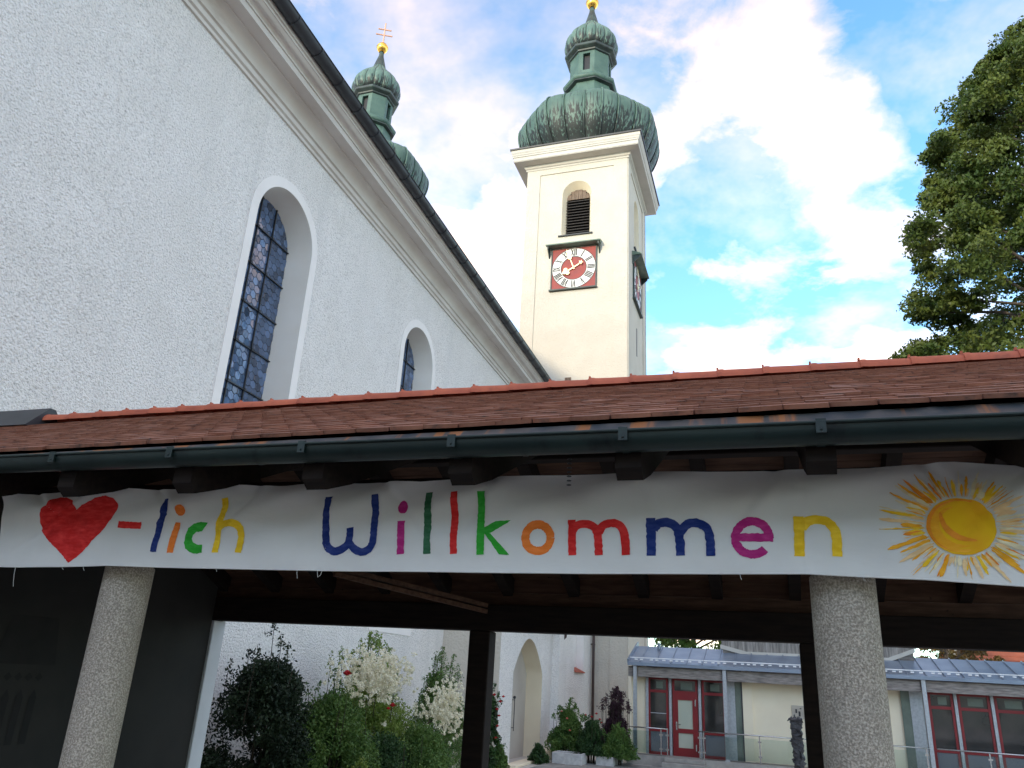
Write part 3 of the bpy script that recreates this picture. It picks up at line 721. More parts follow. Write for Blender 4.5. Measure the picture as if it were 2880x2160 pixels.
    octa([(1.2, 38.78), (1.3, 38.82), (1.32, 38.9), (1.5, 39.0), (1.54, 39.04), (1.54, 39.2), (1.5, 39.24), (1.3, 39.3)], mtl='copper_dark', name='lantern_cornice')
    og = [gore(onion, R(-22.5+22.5*i), R(22.5*i), 0, .9, .13).data('onion_panel', 'copper_light', True) for i in range(2)]
    rg = [rib(onion, R(-22.5+22.5*i), 0, .9, .02, lift=-.06).data('onion_seam', 'copper_dark', True) for i in range(2)]
    oc = G().lathe([(1.15, 39.25-30), (.1, 43.4-30)], (cx, cy, 30), 16).build('onion_core', root, 'copper_dark')
    for k in range(8):
        for i in range(2):
            inst('onion_panel', oc, og[i], base, (0, 0, k*math.pi/4)); inst('onion_seam', oc, rg[i], base, (0, 0, k*math.pi/4))
    G().ball((cx, cy, 43.86), .40, 12).build('gilded_ball', root, 'gold', True)
    G().lathe([(.41, -.03), (.425, 0), (.41, .03)], (cx, cy, 43.9), 24).lathe([(.2, -.05), (.13, .06), (.16, .12)], (cx, cy, 43.5), 16).build('ball_band', root, 'gold', True)
    ca = R(28); dx, dy = math.cos(ca), math.sin(ca)
    g = G().bar((cx, cy, 44.2), (cx, cy, 46.1), .07, .07).bar((cx-.42*dx, cy-.42*dy, 45.55), (cx+.42*dx, cy+.42*dy, 45.55), .07, .07).bar((cx-.54*dx, cy-.54*dy, 45.05), (cx+.54*dx, cy+.54*dy, 45.05), .07, .07)
    for q, z in ((-.42, 45.55), (.42, 45.55), (-.54, 45.05), (.54, 45.05)): g.ball((cx+q*dx, cy+q*dy, z), .06, 4)
    g.ball((cx, cy, 46.1), .06, 4); g.build('double_cross', root, 'gilt_cross')
    return root
def copy_tree(o, parent=None):
    c = o.copy(); COL.objects.link(c)
    if parent is not None: c.parent = parent; c.matrix_parent_inverse = o.matrix_parent_inverse.copy()
    for ch in list(o.children): copy_tree(ch, c)
    return c
tw = tower(-8.9, 'cream tower with red clock dials and green onion dome, right of the nave')
t2 = copy_tree(tw); t2.location.x = -24.15
t2['label'] = 'distant tower top with green onion dome and gold cross, half hidden behind the nave eaves'

# ================================================================== PORCH (covered gateway in front)
def porch():
    root = thing('porch', (-3, 7, GZ), 'low tiled timber porch on round concrete columns spanning the whole foreground', 'porch')
    # concrete columns
    def column(x, y, r, top):
        pr = [(r, GZ), (r, top-.02), (r-.02, top), (.01, top)]
        return G().lathe([(a, b) for a, b in pr], (x, y, 0), 40).build('column', root, 'concrete', False)
    for x, y in ((-4.23, 4.42), (.345, 4.42)): auto_smooth(column(x, y, .158, 2.99), 40)
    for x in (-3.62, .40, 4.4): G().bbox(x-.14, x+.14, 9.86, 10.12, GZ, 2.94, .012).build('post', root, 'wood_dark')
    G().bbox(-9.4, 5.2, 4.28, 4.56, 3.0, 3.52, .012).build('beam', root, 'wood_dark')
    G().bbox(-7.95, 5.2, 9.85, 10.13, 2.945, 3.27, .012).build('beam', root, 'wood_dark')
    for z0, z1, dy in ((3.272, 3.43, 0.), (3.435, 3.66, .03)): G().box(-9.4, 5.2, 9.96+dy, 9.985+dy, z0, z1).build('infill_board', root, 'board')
    # end wall with mural and its pale pier
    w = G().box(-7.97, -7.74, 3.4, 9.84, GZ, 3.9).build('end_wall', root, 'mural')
    G().bbox(-8.02, -7.70, 9.845, 10.11, GZ, 2.94, .008).build('pier', root, 'pier')
    X = -7.735
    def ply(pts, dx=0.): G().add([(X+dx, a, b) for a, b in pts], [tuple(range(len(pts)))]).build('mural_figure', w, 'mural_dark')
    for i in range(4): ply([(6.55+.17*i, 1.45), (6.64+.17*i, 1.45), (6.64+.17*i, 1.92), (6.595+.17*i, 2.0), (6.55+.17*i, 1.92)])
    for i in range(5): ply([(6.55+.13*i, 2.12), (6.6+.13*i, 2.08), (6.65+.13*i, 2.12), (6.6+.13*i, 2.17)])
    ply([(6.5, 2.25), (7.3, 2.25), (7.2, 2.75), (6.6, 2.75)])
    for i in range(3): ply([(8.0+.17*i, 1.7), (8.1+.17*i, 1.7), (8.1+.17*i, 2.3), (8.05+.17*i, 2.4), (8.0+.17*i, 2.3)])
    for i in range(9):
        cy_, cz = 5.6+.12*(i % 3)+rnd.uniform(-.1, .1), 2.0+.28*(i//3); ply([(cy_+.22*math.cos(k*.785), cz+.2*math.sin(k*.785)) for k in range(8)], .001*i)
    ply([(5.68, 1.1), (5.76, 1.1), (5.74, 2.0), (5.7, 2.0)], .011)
    # roof frame
    TILT = .0075; ZT = lambda x: TILT*(x+.7)
    EY, EZ, RY, RZ = 3.70, 3.637, 6.95, 5.065
    ang = math.atan2(RZ-EZ, RY-EY); ca, sa = math.cos(ang), math.sin(ang); LEN = math.hypot(RY-EY, RZ-EZ)
    xs = [-.635+.885*k for k in range(-10, 7)]
    def rafter(x, back):
        def pt(s, d):  # s along slope from eave, d below the tile plane
            y = EY+s*ca; z = EZ+s*sa-d/ca
            if back: y = 2*RY-y
            return (y, z)
        poly = [pt(-.02, .10), pt(LEN, .10), pt(LEN, .31), pt(.33, .31), pt(.05, .29), pt(-.02, .22)]
        g = G().extrude(poly, 'x', x-.065, x+.065); g.v = [(v[0], v[1], v[2]+ZT(x)) for v in g.v]
        g.build('rafter', root, 'wood_dark')
    for x in xs: rafter(x, 0); rafter(x, 1)
    # boarding under the tiles: separate planks
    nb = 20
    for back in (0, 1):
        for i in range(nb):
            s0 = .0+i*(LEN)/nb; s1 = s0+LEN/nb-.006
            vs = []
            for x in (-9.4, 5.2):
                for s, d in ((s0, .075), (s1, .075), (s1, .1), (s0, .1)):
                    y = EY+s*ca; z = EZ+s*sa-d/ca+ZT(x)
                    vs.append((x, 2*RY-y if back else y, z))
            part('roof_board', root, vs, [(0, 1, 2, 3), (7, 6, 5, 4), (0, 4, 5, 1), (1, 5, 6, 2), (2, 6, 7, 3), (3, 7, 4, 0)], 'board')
    # diagonal brace slats under the roof
    for dz in (0, -.075):
        G().bar((-4.75, 8.0, 3.47+dz), (-3.5, 9.75, 3.245+dz), .05, .05).build('brace', root, 'board')
    G().bbox(-9.4, 5.2, 6.87, 7.03, 4.35, 4.62, .01).build('ridge_beam', root, 'wood_dark')
    # clay tiles
    TW, EX = .209, .148; g = G(); tl, th = .30, .022
    xs_ = [-.102+.204*i/6 for i in range(7)]
    bot = [(x, .028*(x/.102)**2) for x in xs_]
    n = len(bot); top = [(.102, tl), (-.102, tl)]
    P = [(x, y, 0) for x, y in bot]+[(x, y, 0) for x, y in top]; Q = [(x, y, th) for x, y in bot]+[(x, y, th) for x, y in top]
    g.v = P+Q; m_ = len(P); g.f = [tuple(m_+i for i in range(m_))]+[(i, (i+1) % m_, m_+(i+1) % m_, m_+i) for i in range(m_)]
    td = g.data('roof_tile', 'tile'); rows = int(LEN/EX)
    cands = []
    fv = Vector((-.3036, .8854, .3528))
    for r in range(rows):
        s = r*EX+.0
        for c in range(-46, 30):
            x = c*TW+(TW/2 if r % 2 else 0)
            if x < -9.35 or x > 5.2: continue
            p = Vector((x+rnd.gauss(0, .003), EY+s*ca, EZ+s*sa+ZT(x)+.004))
            rel = p-Vector((0, 0, 2.4)); w_ = rel.dot(fv); u = rel.dot(Vector((.9447, .325, .0)))/w_ if w_ > .1 else 9
            vis = w_ > .5 and -.67 < u < .66
            cands.append((0 if vis else 1, rel.length, p, r))
    cands.sort(key=lambda t: t[:2])
    E0 = Euler((ang-.055, 0, 0))
    rest = G()
    tv = [Vector(v.co) for v in td.vertices]; tf = [tuple(p.vertices) for p in td.polygons]
    for i, (nv, dist, p, r) in enumerate(cands):
        jx, jy, jz = rnd.gauss(0, .010), rnd.gauss(0, .008), rnd.gauss(0, .010)
        up = Vector((0, -.0, .018)); jit = Vector((0, ca, sa))*rnd.gauss(0, .006)
        if i < 300: inst('roof_tile', root, td, p+up*.5+jit, (ang-.055+jx, jy, jz))
        else:
            mtx = Matrix.Translation(p+up*.5+jit) @ Euler((ang-.055+jx, jy, jz)).to_matrix().to_4x4()
            rest.add([mtx @ v for v in tv], tf)
    rest.build('roof_tiles', root, 'tile', kind='stuff')
    g = G().add([(-9.4, RY+.02, RZ-.02), (5.2, RY+.02, RZ+.02), (5.2, 2*RY-EY, EZ), (-9.4, 2*RY-EY, EZ-.05)], [(0, 1, 2, 3)]); g.build('roof_tiles', root, 'tile', label='rear slope of brown clay tiles', kind='stuff')
    # ridge tiles: half-round caps, each with a raised collar
    RL = .405
    def cap_mesh():
        g = G()
        def ringp(x, r, n=10): return [(x, r*math.cos(math.pi*k/n), r*.92*math.sin(math.pi*k/n)-.035) for k in range(n+1)]
        secs = [(-.215, .110), (-.19, .114), (-.165, .113), (-.15, .107), (.0, .103), (.2, .100), (.215, .098)]
        for x, r in secs: g.v += ringp(x, r)
        k = 11
        for i in range(len(secs)-1):
            for j in range(10): a = i*k+j; g.f.append((a, a+1, a+1+k, a+k))
        g.f.append(tuple(range(10, -1, -1)))
        g.box(-.222, -.205, -.02, .02, .06, .088)
        return g.data('ridge_tile', 'ridge', False)
    cd = cap_mesh()
    for p in cd.polygons: p.use_smooth = True
    try: cd.set_sharp_from_angle(angle=R(35))
    except Exception: pass
    x = -8.25
    while x < 5.2:
        inst('ridge_tile', root, cd, (x, RY+.02, RZ+ZT(x)*.6+.05), (0, rnd.gauss(0, .006), rnd.gauss(0, .008)), (1, 1, 1)); x += RL
    # sheet metal cap at the church end of the ridge
    g = G(); z = RZ+ZT(-8.6)+.02
    g.extrude([(RY-.30, z-.10), (RY-.02, z+.20), (RY+.06, z+.20), (RY+.34, z-.10)], 'x', -9.5, -8.42)
    g.build('ridge_flashing', root, 'black_metal')
    # apron and gutter
    g = G(); vs = []
    for x in (-9.4, 5.2): vs += [(x, 3.625, 3.545+.0005*x), (x, EY+.10, EZ+ZT(x)+.02)]
    g.add(vs, [(0, 2, 3, 1)]); g.build('eaves_apron', root, 'apron')
    pr = []; r = .078; gy, gz = 3.622, 3.53
    for i in range(15):
        a = math.pi*(1+i/14); pr.append((gy-r*math.cos(a-math.pi), gz+r*math.sin(a)))
    pr = pr[::-1]
    pr = [(gy-r*math.cos(math.pi*i/14), gz-r*math.sin(math.pi*i/14)) for i in range(15)]
    bead = [(gy-r-.006+.009*math.cos(t), gz+.006+.009*math.sin(t)) for t in [math.pi*k/4 for k in range(9)]]
    gt = G().sweep(pr, lambda p, t: (t, p[0], p[1]), [-9.4, -6, -3, 0, 3, 5.2]).build('gutter', root, 'gutter'); auto_smooth(gt, 60)
    G().sweep(bead, lambda p, t: (t, p[0], p[1]), [-9.4, -3, 0, 5.2]).build('gutter_lip', gt, 'gutter', True)
    for x in (-5.15, -2.72, -1.15, 1.95):
        pj = [(gy-(r+.003)*math.cos(math.pi*i/14), gz-(r+.003)*math.sin(math.pi*i/14)) for i in range(15)]
        G().sweep(pj, lambda p, t: (t, p[0], p[1]), [x-.012, x+.012]).build('gutter_joint', gt, 'gutter', True)
    for x in xs:
        pj = [(gy-(r+.004)*math.cos(math.pi*i/14), gz-(r+.004)*math.sin(math.pi*i/14)) for i in range(15)]
        g = G().sweep(pj, lambda p, t: (t, p[0], p[1]), [x-.018, x+.018]).box(x-.022, x+.022, gy-r-.014, gy-r-.004, gz-.045, gz+.02)
        g.ball((x, gy-r-.015, gz-.03), .006, 4); g.build('gutter_bracket', gt, 'gutter')
    # short rain chain
    g = G()
    for k in range(7): g.lathe([(.010, -.002), (.013, 0), (.010, .002)], (-.93, 3.68, 3.44-.022*k), 8)
    g.build('chain', root, 'black_metal')
    return root
porch()

# ------------------------------------------------------------------ banner
BANNER = [
  ('painted_heart','red','p',[[(-4.487,2.958),(-4.585,3.027),(-4.704,3.105),(-4.796,3.177),(-4.83,3.229),(-4.833,3.282),(-4.815,3.34),(-4.779,3.389),(-4.713,3.411),(-4.649,3.407),(-4.589,3.382),(-4.548,3.345),(-4.532,3.318),(-4.497,3.352),(-4.445,3.38),(-4.372,3.407),(-4.304,3.414),(-4.244,3.397),(-4.212,3.364),(-4.208,3.325),(-4.226,3.254),(-4.264,3.183),(-4.322,3.113),(-4.396,3.032)]]),
  ('hyphen','red','p',[[(-4.156,3.241),(-4.065,3.236),(-3.97,3.233),(-3.971,3.19),(-4.062,3.192),(-4.155,3.195)]]),
  ('letter','navy','p',[[(-3.822,3.389),(-3.774,3.386),(-3.77,3.335),(-3.768,3.281),(-3.786,3.239),(-3.796,3.189),(-3.797,3.114),(-3.798,3.039),(-3.847,3.039),(-3.849,3.099),(-3.847,3.152),(-3.848,3.228),(-3.819,3.27),(-3.821,3.328)]]),
  ('letter','orange','m',[[(-3.697,3.232),(-3.652,3.23),(-3.658,3.136),(-3.661,3.034),(-3.711,3.034),(-3.713,3.136)],[(-3.625,3.307),(-3.629,3.318),(-3.637,3.329),(-3.647,3.337),(-3.659,3.342),(-3.671,3.344),(-3.682,3.342),(-3.691,3.337),(-3.697,3.329),(-3.7,3.319),(-3.699,3.308),(-3.694,3.297),(-3.686,3.287),(-3.676,3.279),(-3.665,3.273),(-3.653,3.272),(-3.642,3.273),(-3.633,3.278),(-3.626,3.286),(-3.624,3.296)]],[]),
  ('letter','green','p',[[(-3.425,3.224),(-3.485,3.231),(-3.537,3.22),(-3.575,3.189),(-3.596,3.144),(-3.592,3.099),(-3.571,3.062),(-3.529,3.037),(-3.482,3.028),(-3.434,3.034),(-3.449,3.085),(-3.487,3.086),(-3.519,3.099),(-3.538,3.125),(-3.53,3.147),(-3.506,3.166),(-3.463,3.169)]]),
  ('letter','yellow','s',[([(-3.35,3.389),(-3.334,3.285),(-3.341,3.188),(-3.338,3.036)],0.046),([(-3.339,3.188),(-3.295,3.219),(-3.234,3.221),(-3.187,3.195),(-3.167,3.151),(-3.164,3.1),(-3.167,3.037)],0.047)]),
  ('letter','navy','s',[([(-2.58,3.386),(-2.574,3.27),(-2.567,3.15),(-2.549,3.087),(-2.504,3.053),(-2.457,3.057),(-2.408,3.091),(-2.395,3.143),(-2.4,3.192)],0.049),([(-2.394,3.102),(-2.349,3.061),(-2.293,3.047),(-2.247,3.075),(-2.228,3.136),(-2.239,3.267),(-2.251,3.391)],0.046)]),
  ('letter','magenta','m',[[(-2.024,3.312),(-2.028,3.324),(-2.034,3.334),(-2.043,3.343),(-2.054,3.349),(-2.066,3.351),(-2.077,3.349),(-2.087,3.344),(-2.094,3.335),(-2.098,3.325),(-2.099,3.313),(-2.096,3.301),(-2.089,3.29),(-2.08,3.282),(-2.069,3.276),(-2.057,3.274),(-2.046,3.276),(-2.036,3.281),(-2.029,3.289),(-2.025,3.3)]],[([(-2.055,3.227),(-2.049,3.129),(-2.042,3.033)],0.046)]),
  ('letter','darkgreen','s',[([(-1.898,3.397),(-1.886,3.217),(-1.873,3.035)],0.045)]),
  ('letter','red','s',[([(-1.728,3.394),(-1.718,3.216),(-1.707,3.036)],0.043)]),
  ('letter','green','m',[[(-1.534,3.185),(-1.464,3.222),(-1.375,3.224),(-1.494,3.154),(-1.532,3.149)],[(-1.532,3.157),(-1.494,3.152),(-1.373,3.033),(-1.431,3.033)]],[([(-1.561,3.393),(-1.553,3.215),(-1.544,3.032)],0.044)]),
  ('letter','orange','s',[([(-1.143,3.128),(-1.145,3.144),(-1.151,3.16),(-1.16,3.174),(-1.172,3.185),(-1.186,3.194),(-1.202,3.2),(-1.218,3.202),(-1.234,3.2),(-1.25,3.195),(-1.263,3.186),(-1.274,3.174),(-1.282,3.16),(-1.287,3.144),(-1.288,3.128),(-1.285,3.112),(-1.279,3.096),(-1.27,3.082),(-1.258,3.071),(-1.243,3.062),(-1.228,3.057),(-1.212,3.055),(-1.196,3.057),(-1.181,3.062),(-1.167,3.071),(-1.157,3.083),(-1.149,3.096),(-1.144,3.112),(-1.143,3.128)],0.046)]),
  ('letter','red','s',[([(-1.024,3.226),(-1.02,3.129),(-1.016,3.034)],0.044),([(-1.016,3.167),(-0.991,3.196),(-0.946,3.203),(-0.9,3.186),(-0.878,3.148),(-0.87,3.035)],0.044),([(-0.871,3.154),(-0.849,3.192),(-0.805,3.207),(-0.761,3.195),(-0.733,3.148),(-0.723,3.036)],0.045)]),
  ('letter','navy','s',[([(-0.593,3.233),(-0.592,3.136),(-0.59,3.033)],0.048),([(-0.578,3.175),(-0.551,3.202),(-0.508,3.208),(-0.466,3.19),(-0.446,3.148),(-0.44,3.035)],0.047),([(-0.44,3.154),(-0.412,3.19),(-0.37,3.205),(-0.317,3.19),(-0.293,3.147),(-0.288,3.035)],0.045)]),
  ('letter','magenta','s',[([(0.002,3.128),(0.002,3.142),(-0.001,3.155),(-0.005,3.168),(-0.012,3.179),(-0.02,3.19),(-0.03,3.198),(-0.042,3.205),(-0.054,3.21),(-0.068,3.212),(-0.081,3.213),(-0.095,3.211),(-0.108,3.207),(-0.12,3.2),(-0.132,3.192),(-0.142,3.182),(-0.15,3.171),(-0.157,3.159),(-0.161,3.145),(-0.164,3.132),(-0.164,3.118),(-0.162,3.104),(-0.157,3.092),(-0.151,3.08),(-0.143,3.07),(-0.133,3.061),(-0.122,3.054),(-0.109,3.049),(-0.096,3.046),(-0.083,3.045),(-0.07,3.046),(-0.057,3.05),(-0.044,3.056),(-0.033,3.063),(-0.022,3.073)],0.043),([(-0.16,3.131),(-0.067,3.131),(0.02,3.131)],0.041)]),
  ('letter','yellow','s',[([(0.149,3.24),(0.145,3.138),(0.141,3.039)],0.049),([(0.159,3.178),(0.189,3.213),(0.233,3.223),(0.281,3.211),(0.311,3.172),(0.319,3.126),(0.316,3.041)],0.047)]),
]

def banner():
    YB = 4.15
    top = [(-5.26, 3.442), (-4.95, 3.437), (-4.595, 3.466), (-4.2, 3.462), (-3.95, 3.452), (-3.376, 3.470), (-2.9, 3.462), (-2.65, 3.476), (-2.296, 3.470), (-1.95, 3.457), (-1.69, 3.478), (-.994, 3.481), (-.3, 3.478), (.189, 3.488), (.5, 3.478), (.881, 3.499), (1.177, 3.480), (1.5, 3.49), (1.75, 3.48)]
    bot = [(-5.12, 2.926), (-4.9, 2.924), (-4.55, 2.930), (-4.173, 2.945), (-3.5, 2.938), (-2.535, 2.934), (-1.372, 2.934), (-.5, 2.942), (.161, 2.952), (.691, 2.934), (1.088, 2.909), (1.75, 2.9)]
    ip = lambda t, x: float(np.interp(x, [p[0] for p in t], [p[1] for p in t]))
    hook = [p[0] for p in top]
    def surf(x, z):
        zb, zt = ip(bot, x), ip(top, x); v = (z-zb)/(zt-zb)
        y = .012*math.sin(1.7*x+.4)+.006*math.sin(4.3*x+2*z)
        y += .022*v**2*math.sin(26*(z-.30*x)+2*math.sin(1.3*x))+.014*v**1.5*math.sin(17*(z+.22*x)+1.7*x)
        for xc, sl, am in ((-4.95, .9, .02), (-4.5, -.7, .02), (-3.9, .55, .018), (-3.1, -.5, .016), (-2.2, .5, .018), (-1.5, -.35, .014), (-.7, .3, .014), (.05, -.45, .018), (.75, .5, .02), (1.2, -.6, .02)):
            dd = (x-xc)-sl*(1-v)*.9; y += am*v**1.3*math.exp(-(dd/.035)**2)-am*.6*v**1.3*math.exp(-((dd-.06)/.05)**2)
        y += .0035*math.sin(9*x+14*z)*(1-v)+.003*math.sin(31*z+2.2*x)
        for xc in (.175, -2.56): y -= .006*math.exp(-((x-xc)/.008)**2); y += .0025*math.exp(-((x-xc)/.05)**2)*math.sin(95*z)
        y -= .05*max(0, .35-v)**2*4*.12
        return y+YB
    root = None
    nx, nz = 420, 34; vs = []; x0, x1 = -5.25, 1.75
    for i in range(nx+1):
        t = i/nx
        for j in range(nz+1):
            v = j/nz; xb = -5.12+(x1+5.12)*t; xt = x0+(x1-x0)*t; x = xb*(1-v)+xt*v
            z = ip(bot, x)*(1-v)+ip(top, x)*v; vs.append((x, surf(x, z), z))
    fs = [(i*(nz+1)+j, (i+1)*(nz+1)+j, (i+1)*(nz+1)+j+1, i*(nz+1)+j+1) for i in range(nx) for j in range(nz)]
    root = part('banner', None, vs, fs, 'cloth', True)
    tag(root, 'long white cloth banner painted with a red heart, coloured letters and a yellow sun', 'banner')
    # hem
    pts = [(-5.12+6.87*i/240, 0, 0) for i in range(241)]; pts = [(x, surf(x, ip(bot, x))-.001, ip(bot, x)+.002) for x, _, _ in pts]
    G().tube(pts, .0045, 5).build('hem', root, 'cloth', True)
    rg = random.Random(11)
    def put(g, off): g.v = [(x, surf(x, z)-.0028-off, z) for x, _, z in g.v]; return g
    def poly(pts, off):
        # smooth/densify outline then triangulate on a grid
        bm = bmesh.new(); n = len(pts); dense = []
        for i in range(n):
            a, b = Vector(pts[i]), Vector(pts[(i+1) % n]); k = max(1, int((b-a).length/.012))
            for q in range(k): p = a.lerp(b, q/k); dense.append((p.x+rg.gauss(0, .0011), p.y+rg.gauss(0, .0011)))
        tri = tessellate_polygon([[Vector((p[0], p[1], 0)) for p in dense]])
        vv = [bm.verts.new((p[0], 0, p[1])) for p in dense]
        for t in tri:
            try: bm.faces.new([vv[i] for i in t])
            except ValueError: pass
        for _ in range(5):
            es = [e for e in bm.edges if e.calc_length() > .03]
            if not es: break
            bmesh.ops.subdivide_edges(bm, edges=es, cuts=1); bmesh.ops.triangulate(bm, faces=bm.faces[:])
        bm.verts.index_update(); g = G(); g.v = [tuple(v.co) for v in bm.verts]; g.f = [tuple(v.index for v in f.verts) for f in bm.faces]; bm.free()
        for i, f in enumerate(g.f):
            a, b, c = (Vector((g.v[k][0], g.v[k][2])) for k in f[:3])
        return put(g, off)
    def stroke(pts, w, off, taper=None):
        P = [Vector(p) for p in pts]; m = len(P); out = []
        for i in range(m-1):
            p0, p1, p2, p3 = P[max(i-1, 0)], P[i], P[i+1], P[min(i+2, m-1)]; k = max(2, int((p2-p1).length/.012))
            for q in range(k):
                t = q/k; out.append(.5*((2*p1)+(p2-p0)*t+(2*p0-5*p1+4*p2-p3)*t*t+(3*p1-p0-3*p2+p3)*t**3))
        out.append(P[-1]); g = G(); n = len(out); A = 4
        for i, p in enumerate(out):
            d = (out[min(i+1, n-1)]-out[max(i-1, 0)]).normalized(); nr = Vector((-d.y, d.x)); ww = w*(taper(i/(n-1)) if taper else 1)
            j0, j1 = rg.gauss(0, .0012), rg.gauss(0, .0012)
            for k in range(A+1):
                s = k/A-.5; q = p+nr*(s*ww+(j0 if k == 0 else j1 if k == A else 0)); g.v.append((q.x, 0, q.y))
        for i in range(n-1):
            for k in range(A): a = i*(A+1)+k; g.f.append((a, a+1, a+A+2, a+A+1))
        return put(g, off)
    for it in BANNER:
        name, col, kind = it[:3]; g = G(); q = 0
        polys = it[3] if kind in 'pm' else []; sts = it[3] if kind == 's' else (it[4] if kind == 'm' else [])
        for p in polys: h = poly(p, .0009*q); g.add(h.v, h.f); q += 1
        for p, w in sts: h = stroke(p, w, .0009*q); g.add(h.v, h.f); q += 1
        g.build(name, root, col)
    # painted sun
    cx, cz, rx, rz = .871, 3.184, .147, .134
    rays = []
    for k in range(150):
        a = 2*math.pi*k/150*1.0+rg.uniform(-.03, .03); L = rg.choice([.05, .07, .1, .12, .15]) * (1.0+.35*abs(math.cos(a))); s = rg.uniform(1.02, 1.12)
        p0 = (cx+rx*s*math.cos(a), cz+rz*s*math.sin(a)); p1 = (cx+(rx*s+L)*math.cos(a), cz+(rz*s+L*.85)*math.sin(a))
        zt, zb = ip(top, p1[0]), ip(bot, p1[0])
        if p1[1] > zt-.02 or p1[1] < zb+.012: continue
        c = rg.choice(['sunyellow', 'sunamber', 'sunpale', 'sunfaint', 'sunpale', 'sunfaint', 'sunorange'])
        w = rg.choice([.005, .008, .012, .016, .02])
        pk = rg.uniform(.15, .8)
        h = stroke([p0, ((p0[0]+p1[0])/2, (p0[1]+p1[1])/2), p1], w, .0004*(k % 7), lambda t, pk=pk: .12+.88*math.sin(math.pi*min(1, max(0, t*(1-pk)/max(pk, .2) if t < pk else .5+.5*(t-pk)/(1-pk))))**.8)
        rays.append((c, h))
    for c, h in rays: h.build('sun_ray', root, c)
    disc = poly([(cx+rx*math.cos(2*math.pi*k/60), cz+rz*math.sin(2*math.pi*k/60)) for k in range(60)], .003); disc.build('painted_sun', root, 'sun_disc')
    g = G()
    for rad_, w, o_ in ((.128, .034, .0036), (.104, .03, .0042)):
        h = stroke([(cx+rad_*math.cos(R(t)), cz+rad_*.9*math.sin(R(t))) for t in range(105, 300, 15)], w, o_, lambda t: .12+.88*math.sin(math.pi*t)**.8); g.add(h.v, h.f)
    g.build('sun_shading', root, 'sunamber')
    g = G()
    h = stroke([(cx+.137*math.cos(R(t)), cz+.122*math.sin(R(t))) for t in range(95, 250, 12)], .018, .0048, lambda t: .1+.9*math.sin(math.pi*t)); g.add(h.v, h.f)
    h = stroke([(cx-.080, cz+.068), (cx-.074, cz+.02), (cx-.045, cz-.028), (cx+.0, cz-.055), (cx+.06, cz-.068)], .030, .0054, lambda t: .2+.8*math.sin(math.pi*t)); g.add(h.v, h.f)
    h = stroke([(cx-.07, cz+.108), (cx, cz+.125), (cx+.06, cz+.114)], .012, .006, lambda t: .2+.8*math.sin(math.pi*t)); g.add(h.v, h.f)
    g.build('sun_shading', root, 'sunorange')
    # loose threads
    for x, L, kx in ((-4.93, .13, .03), (-4.52, .02, .02), (-2.72, .05, .012), (-2.58, .04, .01), (-2.545, .035, -.02), (-4.35, .03, .02), (-3.3, .02, .01), (-.15, .03, .008), (.42, .02, .01)):
        z0 = ip(bot, x); y0 = surf(x, z0)-.006
        G().tube([(x, y0, z0+.004), (x+kx*.3, y0-.004, z0-L*.35), (x+kx*.5, y0, z0-L*.7), (x+kx, y0-.003, z0-L)], .0013, 4).build('loose_thread', root, 'thread')
banner()

